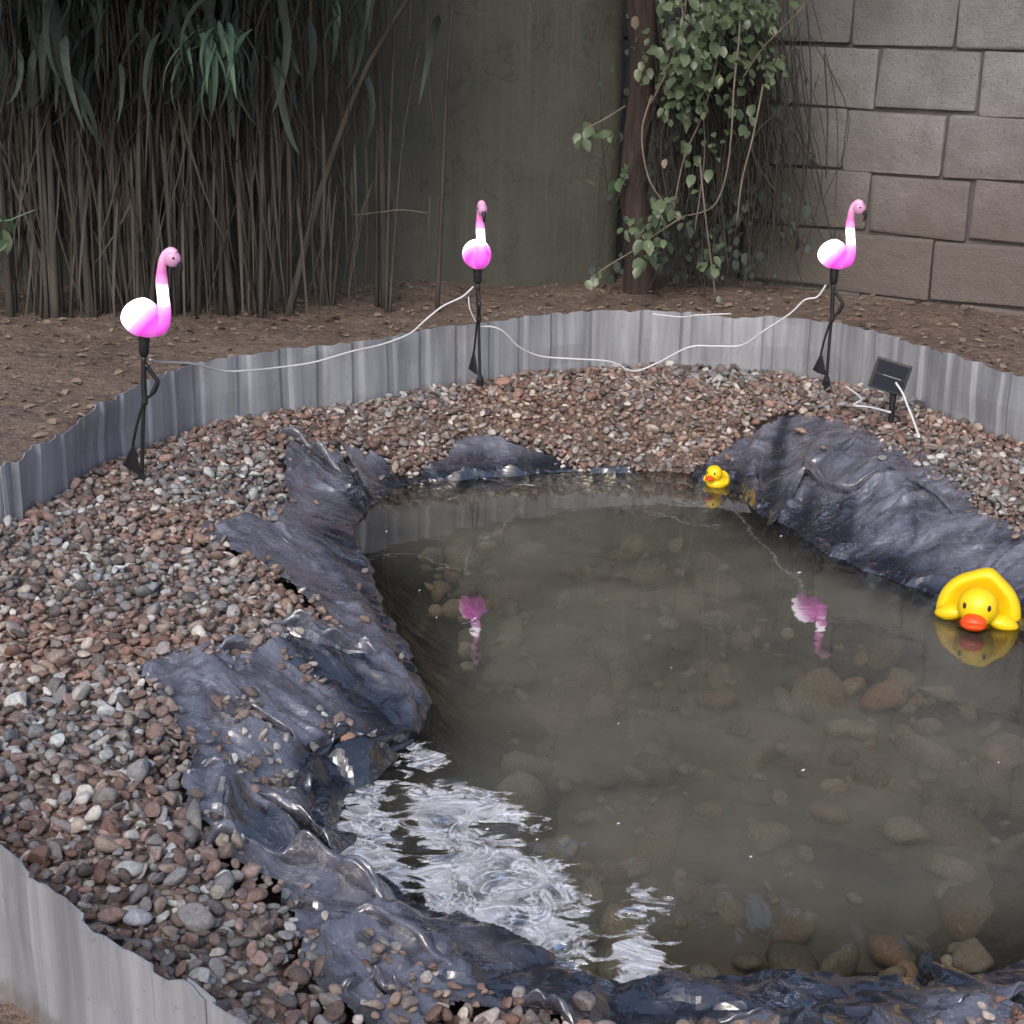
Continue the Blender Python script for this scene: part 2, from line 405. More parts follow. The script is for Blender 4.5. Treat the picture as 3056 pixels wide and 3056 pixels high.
m2 = nd(nt, 'ShaderNodeMixShader'); sw = ramp(nt, noise(nt, 10, 5, .58, st, 3.2), [(.36, (.10, .10, .10)), (.45, (.42, .42, .42)), (.56, (.70, .70, .70)), (.62, (.88, .88, .88))])
nt.links.new(math_(nt, 'MAXIMUM', fr.outputs[0], math_(nt, 'MULTIPLY', rip, sw)), m2.inputs[0])  # ripple mask raises the mirror share, painting in more sky glare
nt.links.new(mx.outputs[0], m2.inputs[1]); nt.links.new(gl.outputs[0], m2.inputs[2])
# sky glare on the ripples, painted in as white diffuse streaks
fo = nd(nt, 'ShaderNodeBsdfDiffuse'); fo.inputs[0].default_value = (.82, .82, .83, 1); nt.links.new(b2, fo.inputs['Normal'])
nz = noise(nt, 8.5, 4, .55, st, 3.4)
vein = ramp(nt, math_(nt, 'ABSOLUTE', math_(nt, 'SUBTRACT', nz, .5)), [(0, (1, 1, 1)), (.045, (.45, .45, .45)), (.10, (.05, .05, .05))])
nz2 = ramp(nt, noise(nt, 6, 5, .6, st, 1.6), [(.44, (0, 0, 0)), (.60, (1, 1, 1))])
ff = math_(nt, 'MULTIPLY', math_(nt, 'MAXIMUM', math_(nt, 'MULTIPLY', vein, .70), math_(nt, 'MULTIPLY', nz2, .50)), rip)
m3 = nd(nt, 'ShaderNodeMixShader'); nt.links.new(ff, m3.inputs[0]); nt.links.new(m2.outputs[0], m3.inputs[1]); nt.links.new(fo.outputs[0], m3.inputs[2])
nt.links.new(m3.outputs[0], out.inputs[0])
# sheet metal
M_tin, nt, b = mat('galvanised_sheet'); co = coord(nt)
st = mapped(nt, co, (14, 14, 1.2))
c = ramp(nt, noise(nt, 1.6, 5, .6, st), [(.32, (.20, .207, .228)), (.5, (.28, .29, .318)), (.68, (.37, .382, .412))])
c = mixc(nt, ramp(nt, noise(nt, 5, 6, .7, co), [(.55, (0, 0, 0)), (.75, (.55, .55, .55))]), c, (.17, .145, .125))
gz2 = nd(nt, 'ShaderNodeSeparateXYZ'); nt.links.new(co, gz2.inputs[0])
spl = math_(nt, 'SUBTRACT', math_(nt, 'ADD', .06, math_(nt, 'MULTIPLY', noise(nt, 12, 5, .7, co), .16)), gz2.outputs[2])
c = mixc(nt, ramp(nt, spl, [(.0, (0, 0, 0)), (.04, (.75, .75, .75))]), c, (.15, .118, .098))
c = mixc(nt, ramp(nt, noise(nt, 85, 4, .7, co), [(.62, (0, 0, 0)), (.72, (.6, .6, .6))]), c, (.13, .105, .09))
nt.links.new(c, b.inputs['Base Color']); b.inputs['Metallic'].default_value = .25; b.inputs['Roughness'].default_value = .62
bump(nt, noise(nt, 30, 4, .6, co), .2, .002, b)
# concrete blocks
M_block, nt, b = mat('concrete_block'); co = coord(nt)
oi = nd(nt, 'ShaderNodeObjectInfo').outputs['Random']
sh = nd(nt, 'ShaderNodeVectorMath', operation='ADD'); nt.links.new(co, sh.inputs[0])
cx = nd(nt, 'ShaderNodeCombineXYZ'); nt.links.new(math_(nt, 'MULTIPLY', oi, 37.0), cx.inputs[0]); nt.links.new(cx.outputs[0], sh.inputs[1]); co2 = sh.outputs[0]
c = ramp(nt, noise(nt, 9, 6, .7, co2), [(.25, (.21, .20, .208)), (.5, (.305, .29, .303)), (.8, (.39, .375, .39))])
c = mixc(nt, 1.0, c, ramp(nt, oi, [(0, (.80, .80, .80)), (1, (1.12, 1.1, 1.1))]), 'MULTIPLY')
c = mixc(nt, ramp(nt, noise(nt, 130, 3, .7, co2), [(.58, (0, 0, 0)), (.70, (.8, .8, .8))]), c, (.10, .09, .09))
gz = nd(nt, 'ShaderNodeSeparateXYZ'); nt.links.new(nd(nt, 'ShaderNodeNewGeometry').outputs['Position'], gz.inputs[0])
dz = math_(nt, 'SUBTRACT', math_(nt, 'ADD', .72, math_(nt, 'MULTIPLY', noise(nt, 5, 5, .6, co2), .5)), gz.outputs[2])
c = mixc(nt, ramp(nt, dz, [(.0, (0, 0, 0)), (.45, (.85, .85, .85))]), c, (.135, .108, .094))
dx = math_(nt, 'SUBTRACT', math_(nt, 'ADD', 1.15, math_(nt, 'MULTIPLY', noise(nt, 3, 5, .6, co2), .5)), gz.outputs[0])
c = mixc(nt, ramp(nt, dx, [(.1, (0, 0, 0)), (.6, (.75, .75, .75))]), c, (.085, .088, .062))
nt.links.new(c, b.inputs['Base Color']); b.inputs['Roughness'].default_value = .95
bump(nt, math_(nt, 'ADD', noise(nt, 110, 5, .75, co2), math_(nt, 'MULTIPLY', noise(nt, 16, 5, .65, co2), 1.6)), .9, .009, b)
M_mortar = simple('mortar', (.105, .096, .094), .95, var=.35, vs=12, bs=.8, bd=.006)
# rendered wall with moss and streaks
M_rend, nt, b = mat('stained_render'); co = coord(nt)
c = ramp(nt, noise(nt, 1.3, 6, .65, co), [(.3, (.056, .056, .046)), (.55, (.084, .086, .070)), (.8, (.108, .108, .090))])
st = mapped(nt, co, (7, 7, .5))
c = mixc(nt, ramp(nt, noise(nt, 1.5, 5, .65, st), [(.45, (0, 0, 0)), (.72, (.6, .6, .6))]), c, (.056, .052, .043))
c = mixc(nt, ramp(nt, noise(nt, 2.1, 6, .7, co, .5), [(.52, (0, 0, 0)), (.72, (.55, .55, .55))]), c, (.060, .084, .050))
crk = math_(nt, 'ABSOLUTE', math_(nt, 'SUBTRACT', noise(nt, 2.3, 7, .62, co, .4), .5))
c = mixc(nt, ramp(nt, crk, [(0, (.6, .6, .6)), (.006, (0, 0, 0))]), c, (.03, .028, .024))
st = mapped(nt, co, (26, 26, .8))
c = mixc(nt, ramp(nt, noise(nt, 1.6, 5, .7, st), [(.5, (0, 0, 0)), (.7, (.45, .45, .45))]), c, (.12, .118, .10))
c = mixc(nt, ramp(nt, noise(nt, 30, 5, .75, co), [(.5, (0, 0, 0)), (.7, (.4, .4, .4))]), c, (.045, .044, .036))
nt.links.new(c, b.inputs['Base Color']); b.inputs['Roughness'].default_value = .95
bump(nt, noise(nt, 40, 6, .7, co), .8, .008, b)
M_bark, nt, b = mat('bark'); co = coord(nt)
st = mapped(nt, co, (30, 30, 4))
c = ramp(nt, noise(nt, 1.4, 5, .7, st), [(.3, (.016, .012, .011)), (.5, (.040, .027, .024)), (.75, (.085, .056, .050))])
nt.links.new(c, b.inputs['Base Color']); b.inputs['Roughness'].default_value = .9
bump(nt, noise(nt, 1.8, 5, .7, st), .9, .01, b)
def leafmat(name, a, bcol, rough=.5):
    m, nt, b = mat(name); oi = nd(nt, 'ShaderNodeObjectInfo').outputs['Random']; co = coord(nt)
    n = math_(nt, 'FRACT', math_(nt, 'ADD', oi, noise(nt, 6, 3, .6, co)))
    c = ramp(nt, n, [(.15, a), (.85, bcol)]); nt.links.new(c, b.inputs['Base Color'])
    b.inputs['Roughness'].default_value = rough
    return m
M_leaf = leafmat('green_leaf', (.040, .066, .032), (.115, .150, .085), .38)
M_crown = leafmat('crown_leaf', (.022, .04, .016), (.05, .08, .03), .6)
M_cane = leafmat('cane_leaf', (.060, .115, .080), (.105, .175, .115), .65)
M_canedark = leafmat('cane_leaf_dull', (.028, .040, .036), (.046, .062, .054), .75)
M_dryleaf = leafmat('dry_leaf', (.10, .075, .055), (.22, .17, .13), .8)
M_straw = simple('dry_stem', (.062, .054, .046), .95, var=.25, vs=7)
M_twig = simple('twig', (.17, .14, .11), .8, var=.3, vs=20)
M_black = simple('black_plastic_moulded', (.012, .012, .014), .45)
M_cell, nt, b = mat('solar_cell'); b.inputs['Base Color'].default_value = (.010, .012, .022, 1); b.inputs['Roughness'].default_value = .55; b.inputs['Specular IOR Level'].default_value = .2
M_silver = simple('cell_line', (.30, .31, .33), .4)
M_wire = simple('white_cable', (.62, .62, .64), .45)
M_yel, nt, b = mat('yellow_rubber'); b.inputs['Base Color'].default_value = (.88, .60, .008, 1); b.inputs['Roughness'].default_value = .38
b.inputs['Subsurface Weight'].default_value = .15; b.inputs['Subsurface Radius'].default_value = (.02, .012, .002)
M_org, nt, b = mat('orange_rubber'); b.inputs['Base Color'].default_value = (.80, .075, .008, 1); b.inputs['Roughness'].default_value = .35
M_eye = simple('eye_paint', (.035, .028, .02), .3)
# lit flamingo shells (they are lamps): colour follows the tinted plastic
def glow(name, stops, axis, strength_stops, vec=(1, 0, 0), off=0.0):
    m, nt, b = mat(name); co = coord(nt)
    dp = nd(nt, 'ShaderNodeVectorMath', operation='DOT_PRODUCT'); nt.links.new(co, dp.inputs[0]); dp.inputs[1].default_value = vec
    v = math_(nt, 'ADD', dp.outputs['Value'], off)
    c = ramp(nt, v, stops); s = ramp(nt, v, strength_stops)
    nt.links.new(c, b.inputs['Base Color']); nt.links.new(c, b.inputs['Emission Color'])
    ss = math_(nt, 'MULTIPLY', s, 2.3); nt.links.new(ss, b.inputs['Emission Strength'])
    b.inputs['Roughness'].default_value = .25
    return m

# ------------------------------------------------------------------ ground sheet, bed, liner, water
def axis(a, b, step, far):
    mid = list(np.arange(a, b + 1e-6, step)); out = []; s = step; v = mid[-1]
    while v < far: s *= 1.35; v += s; out.append(v)
    lo = []; s = step; v = mid[0]
    while v > -far: s *= 1.35; v -= s; lo.append(v)
    return np.array(lo[::-1] + mid + out)
gx = axis(-2.5, 2.8, .019, 120); gy = axis(0.9, 6.5, .019, 120)
X, Y = np.meshgrid(gx, gy); x = X.ravel(); y = Y.ravel()
z, dS, dE = terrain(x, y)
dL = seg_dist(x, y, LINER, True)
z = np.where(dL < .03, z - .045, z)
idx = np.arange(X.size).reshape(X.shape)
F = np.stack([idx[:-1, :-1].ravel(), idx[:-1, 1:].ravel(), idx[1:, 1:].ravel(), idx[1:, :-1].ravel()], 1)
g = link('ground', npmesh('ground', np.stack([x, y, z], 1), F), None, [M_soil]); tag(g, kind='structure')

# pond bed silt lying in the liner
x, y, F = grid_region(-1.2, 2.4, 1.0, 5.2, .02, lambda X, Y: seg_dist(X, Y, SHORE, True) < -.07)
z, dS, dE = terrain(x, y)
z = z + .018 + .012 * fbm(x * 6, y * 6, 3, 77) - .06 * sstep(-.24, -.10, dS + .06 + .04 * fbm(x * 7, y * 7, 3, 78))
o = link('pond_bed', npmesh('pond_bed', np.stack([x, y, z], 1), F), None, [M_bed]); tag(o, kind='structure')

# the black liner, one sheet draped over bank and pond floor
edge_n = lambda X, Y: .05 * fbm(X * 6, Y * 6, 3, 13) * np.where((Y > 3.7) & (X < .8), .35, 1.0)
x, y, F = grid_region(-1.5, 2.7, .9, 5.3, .0070, lambda X, Y: (seg_dist(X, Y, LINER, True) + edge_n(X, Y) < 0) & (seg_dist(X, Y, SHORE, True) > -.34))
zt, dS, dE = terrain(x, y)
zl = zt + .004 + wrinkle(x, y, dS)
V = np.stack([x, y, zl], 1)
V[:, 0] += .010 * fbm(x * 12, y * 12, 3, 61); V[:, 1] += .010 * fbm(x * 12, y * 12, 3, 62)
liner = link('pond_liner', npmesh('pond_liner', V, F), None, [M_liner])
def dust_shade_at(x, y, z):  # film thins near the water; the patch outlines add painted shade
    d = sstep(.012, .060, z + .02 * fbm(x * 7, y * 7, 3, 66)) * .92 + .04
    for Pc, am in FOLD_SHADE:
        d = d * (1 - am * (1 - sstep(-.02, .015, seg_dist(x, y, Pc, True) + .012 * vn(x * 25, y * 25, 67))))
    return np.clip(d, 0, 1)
def set_dust_shade(me, V, k=1.0):
    a = me.attributes.new('dust_shade', 'FLOAT', 'POINT'); a.data.foreach_set('value', (dust_shade_at(V[:, 0], V[:, 1], V[:, 2]) * k).astype(np.float32))
set_dust_shade(liner.data, V)
liner.data.set_sharp_from_angle(angle=R(13))
tag(liner, 'crumpled black plastic sheet lining the pond and spilling over its gravel bank', 'pond liner')

# rolled and lifted folds of the sheet, each a part
def roll(pts, h, w, seed, flip=1, lift=.0):
    C = catmull(gp(pts, .06), 10); n = len(C); T = np.gradient(C, axis=0); T /= np.linalg.norm(T, axis=1, keepdims=True) + 1e-9
    N = np.stack([T[:, 1], -T[:, 0]], 1) * flip
    prof = [(-3.6, -.35), (-2.7, .02), (-1.8, .22), (-1.0, .50), (-.4, .80), (.05, 1.0), (.32, 1.02), (.46, .90), (.42, .70), (.22, .48), (.0, .30), (-.3, .15)]
    prof = catmull(prof, 2); m = len(prof); V = []; F = []
    ii = np.arange(n) / n
    hh = h * (1 + .45 * vn(ii * 9, ii * 0, seed)) * np.sin(PI * np.clip(ii * 1.02, 0, 1)) ** .45 + .002
    ww = w * (1 + .5 * vn(ii * 7, ii * 0 + 3, seed + 1)) * (.25 + .75 * np.sin(PI * np.clip(ii * 1.02, 0, 1)) ** .5)
    zt, dS_, _ = terrain(C[:, 0], C[:, 1]); zb = np.maximum(zt, -.02) + lift
    for j, (a_, b_) in enumerate(prof):
        jr = .13 * vn(ii * 13, ii * 0 + j * .35, seed + 2) + .06 * vn(ii * 31, ii * 0 + j * .6, seed + 3)
        q = C + N * (ww * (a_ + jr * 1.2))[:, None]
        zz = zb + hh * (b_ + jr)
        V.append(np.stack([q[:, 0], q[:, 1], zz], 1))
    V = np.concatenate(V)
    for j in range(m - 1):
        for i in range(n - 1):
            a0 = j * n + i; F.append((a0, a0 + 1, a0 + n + 1, a0 + n))
    fo_ = link('fold', npmesh('fold', V, np.array(F)), liner, [M_liner]); set_dust_shade(fo_.data, V)
ROLLS = [([(505,1262),(600,1250),(690,1244),(780,1268)], .045, .022, 1), ([(330,1340),(420,1318),(500,1304)], .03, .018, 1),
         ([(470,1385),(555,1400),(575,1420),(620,1392),(690,1378),(745,1356),(795,1322)], .060, .022, 1),
         ([(560,1395),(580,1440),(565,1485),(530,1500)], .045, .018, -1),
         ([(345,1518),(440,1506),(560,1514),(640,1545)], .045, .022, 1), ([(432,1485),(440,1530),(428,1590)], .06, .012, 1),
         ([(385,1672),(480,1654),(600,1658),(720,1698),(800,1745)], .060, .024, 1),
         ([(590,1750),(700,1728),(820,1778),(900,1825)], .035, .022, 1), ([(640,1905),(700,1862),(770,1880)], .04, .02, 1),
         ([(1425,845),(1440,890),(1436,930)], .022, .014, 1), ([(1442,952),(1480,928),(1515,903),(1560,930),(1610,945),(1668,942)], .042, .020, 1),
         ([(640,858),(680,882),(720,922)], .03, .014, 1), ([(528,876),(590,882),(660,894)], .035, .018, 1),
         ([(850,880),(900,862),(960,870),(1060,876)], .018, .018, 1),
         ([(1470,1925),(1515,1890),(1550,1866)], .024, .018, 1), ([(1600,1932),(1640,1895),(1665,1862)], .024, .014, 1), ([(1740,1905),(1800,1868),(1870,1848),(1940,1830)], .035, .03, 1),
         ([(960,1848),(1040,1862),(1090,1898)], .03, .016, 1), ([(1340,1888),(1420,1880),(1490,1875)], .02, .014, 1),
         ([(1620,915),(1720,968),(1800,1015)], .02, .02, 1), ([(440,1066),(540,1056),(610,1080)], .025, .02, 1)]
for i, (p_, h_, w_, f_) in enumerate(ROLLS): roll(p_, h_, w_, 200 + i * 7, f_)

# water surface
x, y, F = grid_region(-1.2, 2.5, 1.0, 5.2, .0125, lambda X, Y: seg_dist(X, Y, SHORE, True) < .05)
dR = np.min([seg_dist(x, y, Rp_, True) for Rp_ in RIPS], axis=0)
rip = 1 - sstep(-.022, .016, dR + .03 * fbm(x * 14, y * 14, 3, 90))
small = np.clip(vn(x * 4, y * 4, 91), 0, 1)
wx = x + .02 * fbm(x * 8, y * 8, 2, 92)
z = .00005 * np.sin(x * 21 + y * 35 + 2 * fbm(x * 3, y * 3, 2, 93)) + rip * (.0055 * fbm(wx * 13, y * 19, 3, 94) + .0010 * np.sin(y * 90 + 5 * fbm(x * 9, y * 9, 2, 95)))
o = link('pond_water', npmesh('pond_water', np.stack([x, y, z], 1), F), None, [M_water]); tag(o, kind='structure')
a = o.data.attributes.new('ripple', 'FLOAT', 'POINT'); a.data.foreach_set('value', np.clip(.5 - dR / .14, 0, 1).astype(np.float32))
a = o.data.attributes.new('depth', 'FLOAT', 'POINT'); dS = seg_dist(x, y, SHORE, True)
a.data.foreach_set('value', sstep(.03, -.26, dS + .05 * fbm(x * 5, y * 5, 3, 97)).astype(np.float32) if False else (1 - sstep(-.26, .03, dS + .05 * fbm(x * 5, y * 5, 3, 97))).astype(np.float32))

# ------------------------------------------------------------------ pebbles
def ico(sub):
    bm = bmesh.new(); bmesh.ops.create_icosphere(bm, subdivisions=sub, radius=1)
    V = np.array([v.co[:] for v in bm.verts]); F = np.array([[v.index for v in f.verts] for f in bm.faces]); bm.free(); return V, F
PAL = np.array([(.190, .122, .103), (.150, .110, .097), (.245, .190, .160), (.200, .183, .180), (.44, .42, .40), (.265, .180, .157), (.105, .092, .092), (.245, .228, .230), (.33, .29, .255)])
PW = np.array([.14, .16, .13, .13, .09, .10, .08, .10, .07])
def pebble_cols(n, x, y):
    red = vn(x * 3, y * 3, 71)
    ci = rng.choice(len(PAL), n, p=PW / PW.sum())
    c = PAL[ci] * rng.uniform(.75, 1.25, (n, 1))
    c[:, 0] *= 1 + .14 * red; c[:, 2] *= 1 - .08 * red
    return c
def pebble_geo(x, y, z, size, sub, flat=(.38, .70), tilt=.45):
    V0, F0 = ico(sub); n = len(x); nv = len(V0)
    a = size * rng.uniform(.85, 1.25, n); bb = size * rng.uniform(.62, .95, n); c = size * rng.uniform(*flat, n)
    P = np.repeat(V0[None], n, 0).copy()
    for k in range(3):
        kv = rng.normal(0, 1.35, (n, 1, 3)); ph = rng.uniform(0, 6.28, (n, 1))
        P *= (1 + .13 * np.sin((P * kv).sum(2) + ph))[..., None]
    # a knocked-off flat side makes them read as stones, not eggs
    for k in range(6):
        kv = rng.normal(0, 1, (n, 1, 3)); kv /= np.linalg.norm(kv, axis=2, keepdims=True)
        d = (P * kv).sum(2); cut = rng.uniform(.42, 1.0, (n, 1)); ex = np.clip(d - cut, 0, None) * .92
        P -= ex[..., None] * kv
    P = P * np.stack([a, bb, c], 1)[:, None, :]
    tx = rng.normal(0, tilt, n); ty = rng.normal(0, tilt, n); rz = rng.uniform(0, 6.28, n)
    cx_, sx = np.cos(tx)[:, None], np.sin(tx)[:, None]
    Yr = P[..., 1] * cx_ - P[..., 2] * sx; Zr = P[..., 1] * sx + P[..., 2] * cx_
    cy, sy = np.cos(ty)[:, None], np.sin(ty)[:, None]
    Xr = P[..., 0] * cy + Zr * sy; Zr2 = -P[..., 0] * sy + Zr * cy
    cz, sz = np.cos(rz)[:, None], np.sin(rz)[:, None]
    Q = np.stack([Xr * cz - Yr * sz + x[:, None], Xr * sz + Yr * cz + y[:, None], Zr2 + z[:, None]], 2)
    F = F0[None] + (np.arange(n) * nv)[:, None, None]
    return Q.reshape(-1, 3), F.reshape(-1, 3), nv
def pebble_obj(name, sets):
    Vs = []; Fs = []; Cs = []; off = 0
    for (x, y, z, size, sub) in sets:
        if len(x) == 0: continue
        V, F, nv = pebble_geo(x, y, z, size, sub)
        Vs.append(V); Fs.append(F + off); off += len(V)
        Cs.append(np.repeat(pebble_cols(len(x), x, y), nv, 0))
    V = np.concatenate(Vs); F = np.concatenate(Fs); C = np.concatenate(Cs)
    o = link(name, npmesh(name, V, F), None, [M_peb])
    a = o.data.attributes.new('Col', 'FLOAT_COLOR', 'POINT')
    a.data.foreach_set('color', np.concatenate([C, np.ones((len(C), 1))], 1).astype(np.float32).ravel())
    return o
PATCH = [np.array(gp(p, .09)) for p in ([(425,1345),(500,1330),(545,1400),(500,1500),(440,1490),(420,1420)],
        [(600,1318),(800,1330),(740,1352),(600,1355)],
        [(640,1745),(720,1730),(800,1790),(900,1830),(960,1800),(1010,1850),(960,1890),(800,1932),(700,1880)],
        [(590,1300),(480,1290),(520,1260),(640,1280)])] + [np.array(gp(p, .06)) for p in (
        [(560,1960),(640,1925),(740,1930),(830,1900),(900,1862),(1060,1872),(1250,1888),(1330,1905),(1440,1930),(1500,1990)], [(1700,1925),(1780,1915),(1900,1880),(1990,1880),(1990,1990),(1700,1990)], [(1320,1905),(1360,1885),(1400,1905),(1380,1960)])]
Mi = MC.inverted()
def inview(x, y, z, m):
    P = np.stack([x, y, z], 1); Rm = np.array(Mi.to_3x3()); T = np.array(Mi.translation)
    C = P @ Rm.T + T; k = FOC / (3056 / 2)
    return (C[:, 2] < 0) & (np.abs(C[:, 0] / -C[:, 2] * k) < m) & (np.abs(C[:, 1] / -C[:, 2] * k) < m)
def jitter(step, seed):
    r = np.random.default_rng(seed); xs = np.arange(-1.5, 2.3, step); ys = np.arange(1.0, 5.3, step * .9)
    X, Y = np.meshgrid(xs, ys); X[::2] += step / 2
    return (X + r.uniform(-.45, .45, X.shape) * step).ravel(), (Y + r.uniform(-.45, .45, X.shape) * step).ravel()
sets = []
for step, lo, hi, zoff, keep, seed in ((.0175, .0080, .0125, -.002, 1.0, 1), (.024, .0075, .0140, .007, .85, 2), (.060, .012, .019, .011, .6, 3)):
    x, y = jitter(step, seed); dE = seg_dist(x, y, EDGE, True)
    m = (dE < -.012) & (rng.uniform(0, 1, len(x)) < keep); x, y, dE = x[m], y[m], dE[m]
    z, dS, dE = terrain(x, y); m = inview(x, y, z, 1.22) & (dS > .0); x, y, z, dS = x[m], y[m], z[m], dS[m]
    dL = seg_dist(x, y, LINER, True) + edge_n(x, y)
    onl = dL < 0.0
    p = np.zeros(len(x))
    for P in PATCH:
        p = np.maximum(p, 1 - sstep(-.03, .015, seg_dist(x, y, P, True) + .02 * vn(x * 20, y * 20, 8)))
    near_e = (1 - sstep(0, .05, -dL)) * np.where((y > 3.7) & (x < .8), .25, 1)              # pebbles spill over the sheet's rim
    stray = .012
    prob = np.where(onl, np.maximum(np.maximum(p * .8, near_e * .75), stray * (zoff > 0)), 1.0)
    m = rng.uniform(0, 1, len(x)) < prob
    x, y, z, dS, onl = x[m], y[m], z[m], dS[m], onl[m]
    z = z + np.where(onl, wrinkle(x, y, dS) * .9 + .004, 0) + zoff
    s = rng.uniform(lo, hi, len(x)) * np.where(onl, .85, 1) * (1 + .25 * (rng.uniform(0, 1, len(x)) > .93))
    near = y < 2.7
    sets.append((x[near], y[near], z[near] + s[near] * .25, s[near], 3 if zoff > 0 else 2))
    sets.append((x[~near], y[~near], z[~near] + s[~near] * .25, s[~near], 2))
# the strip outside the edging by the camera
x = rng.uniform(-.95, -.2, 1500); y = rng.uniform(1.15, 2.1, 1500); dE = seg_dist(x, y, EDGE, True)
m = (dE > .03); x, y = x[m], y[m]; z, _, _ = terrain(x, y); s = rng.uniform(.009, .016, len(x))
sets.append((x, y, z + s * .2, s, 2))
gr = pebble_obj('gravel', sets); tag(gr, 'brown, tan and grey rounded gravel heaped between the pond and the metal edging', 'gravel', kind='stuff')
print('pebbles', sum(len(s[0]) for s in sets), 'tris', len(gr.data.polygons))
# stones on the pond floor
x = rng.uniform(-.6, 2.0, 1500); y = rng.uniform(1.5, 4.6, 1500); dS = seg_dist(x, y, SHORE, True); m = dS < -.16
x, y = x[m], y[m]; z, _, _ = terrain(x, y); s = .014 + .055 * rng.uniform(0, 1, len(x)) ** 3
PAL_ = PAL; PAL = np.array([(.36, .27, .20), (.30, .26, .20), (.46, .39, .30), (.40, .36, .30), (.52, .47, .38), (.44, .29, .21), (.24, .21, .175), (.38, .34, .28), (.48, .42, .33)])
o = pebble_obj('sunken_pebbles', [(x, y, z + .022 + s * .2, s, 2)]); tag(o, 'pebbles and stones lying under the murky pond water', 'pebbles', kind='stuff'); PAL = PAL_
# single pale stones one can point at
def single_stone(px, py, z, size, col, label, seed):
    global rng
    keep = rng; rng = np.random.default_rng(seed)
    V, F, nv = pebble_geo(np.zeros(1), np.zeros(1), np.zeros(1), np.array([size]), 3, tilt=.15); rng = keep
    o = link('stone', npmesh('stone', V, F), None, [M_peb])
    a = o.data.attributes.new('Col', 'FLOAT_COLOR', 'POINT')
    a.data.foreach_set('color', np.tile([*col, 1.0], len(V)).astype(np.float32))
    p = at(px, py, z); dS_ = seg_dist(np.array([p.x]), np.array([p.y]), SHORE, True)
    zz = terrain(np.array([p.x]), np.array([p.y]))[0][0] + wrinkle(np.array([p.x]), np.array([p.y]), dS_)[0] * (z < .12)
    o.location = (p.x, p.y, zz + size * .45 + .006)
    tag(o, label, 'stone'); return o
single_stone(1512, 796, .14, .024, (.30, .21, .165), 'flat tan stone on the gravel left of the solar panel', 1)
single_stone(655, 1348, .10, .016, (.32, .20, .14), 'orange tan pebble on the dark liner above its black hollow', 2)
single_stone(262, 1738, .14, .024, (.42, .42, .45), 'large pale bluish stone in the gravel near the front metal edging', 3)
single_stone(245, 1644, .14, .020, (.36, .37, .37), 'pale grey oval stone above the front metal edging', 4)
single_stone(1770, 835, .14, .013, (.45, .42, .38), 'small cream stone on gravel below the solar panel cable', 5)
single_stone(1890, 1882, .11, .017, (.40, .37, .30), 'cream pebble on the liner at the pond front right corner', 6)

# ------------------------------------------------------------------ corrugated metal edging
edging = empty('corrugated_edging', (0, 0, 0))
tag(edging, 'low grey corrugated sheet metal edging bent into a ring round the gravel', 'garden edging')
P = np.vstack([EDGE, EDGE[:1]]); seg = np.linalg.norm(np.diff(P, axis=0), axis=1); cum = np.concatenate([[0], np.cumsum(seg)]); TOT = cum[-1]
def edge_pt(s):
    s = np.mod(s, TOT); return np.stack([np.interp(s, cum, P[:, 0]), np.interp(s, cum, P[:, 1])], -1)
def rib(s):
    q = s + .035 * vn(s * 3.1, s * 0, 5); ph = np.mod(q, .125) / .125
    a = .0085 * (1 + .5 * vn(np.floor(q / .125) * 1.7, s * 0, 15))
    return a * np.clip(np.minimum((ph - .10) / .07, (.42 - ph) / .07), 0, 1)
s0 = 0; k = 0
while s0 < TOT - .1:
    L = .84; s1 = min(s0 + L + .035, TOT + .03); ss = np.arange(s0, s1, .0055)
    c = edge_pt(ss); t = edge_pt(ss + .03) - edge_pt(ss - .03); t /= np.linalg.norm(t, axis=1, keepdims=True); nrm = np.stack([-t[:, 1], t[:, 0]], 1)
    off = rib(ss) + (.0025 if k % 2 else 0)
    V = []; F = []; th = .0012; n = len(ss); rows = (-.02, .08, .16, .22, .29, .31)
    tilt = random.uniform(-.02, .02); topv = .007 * vn(ss * 6, ss * 0 + k, 6) + .004 * vn(ss * 37, ss * 0 + k, 16)
    jit = random.uniform(-.004, .004)
    for side in (1, -1):
        for zz in rows:
            dent = .004 * vn(ss * 7, ss * 0 + zz * 14 + k, 12)
            o_ = off + side * th + tilt * (zz - .15) + dent + jit
            q = c + nrm * o_[:, None]
            zc = zz + (topv if zz == .31 else 0)
            V.append(np.stack([q[:, 0], q[:, 1], np.broadcast_to(zc, n)], 1))
    V = np.concatenate(V); nr = len(rows)
    for side in (0, 1):
        for r_ in range(nr - 1):
            a0 = (side * nr + r_) * n
            for i in range(n - 1):
                f = (a0 + i, a0 + i + 1, a0 + n + i + 1, a0 + n + i); F.append(f if side else f[::-1])
    tA, tB = (nr - 1) * n, (2 * nr - 1) * n
    for i in range(n - 1): F.append((tA + i, tA + i + 1, tB + i + 1, tB + i))
    for e in (0, n - 1):
        for r_ in range(nr - 1): F.append((r_ * n + e, (r_ + 1) * n + e, (nr + r_ + 1) * n + e, (nr + r_) * n + e))
    me = mesh('sheet_panel', V, F)
    o = link('sheet_panel', me, edging, [M_tin], smooth=False)
    s0 += L; k += 1

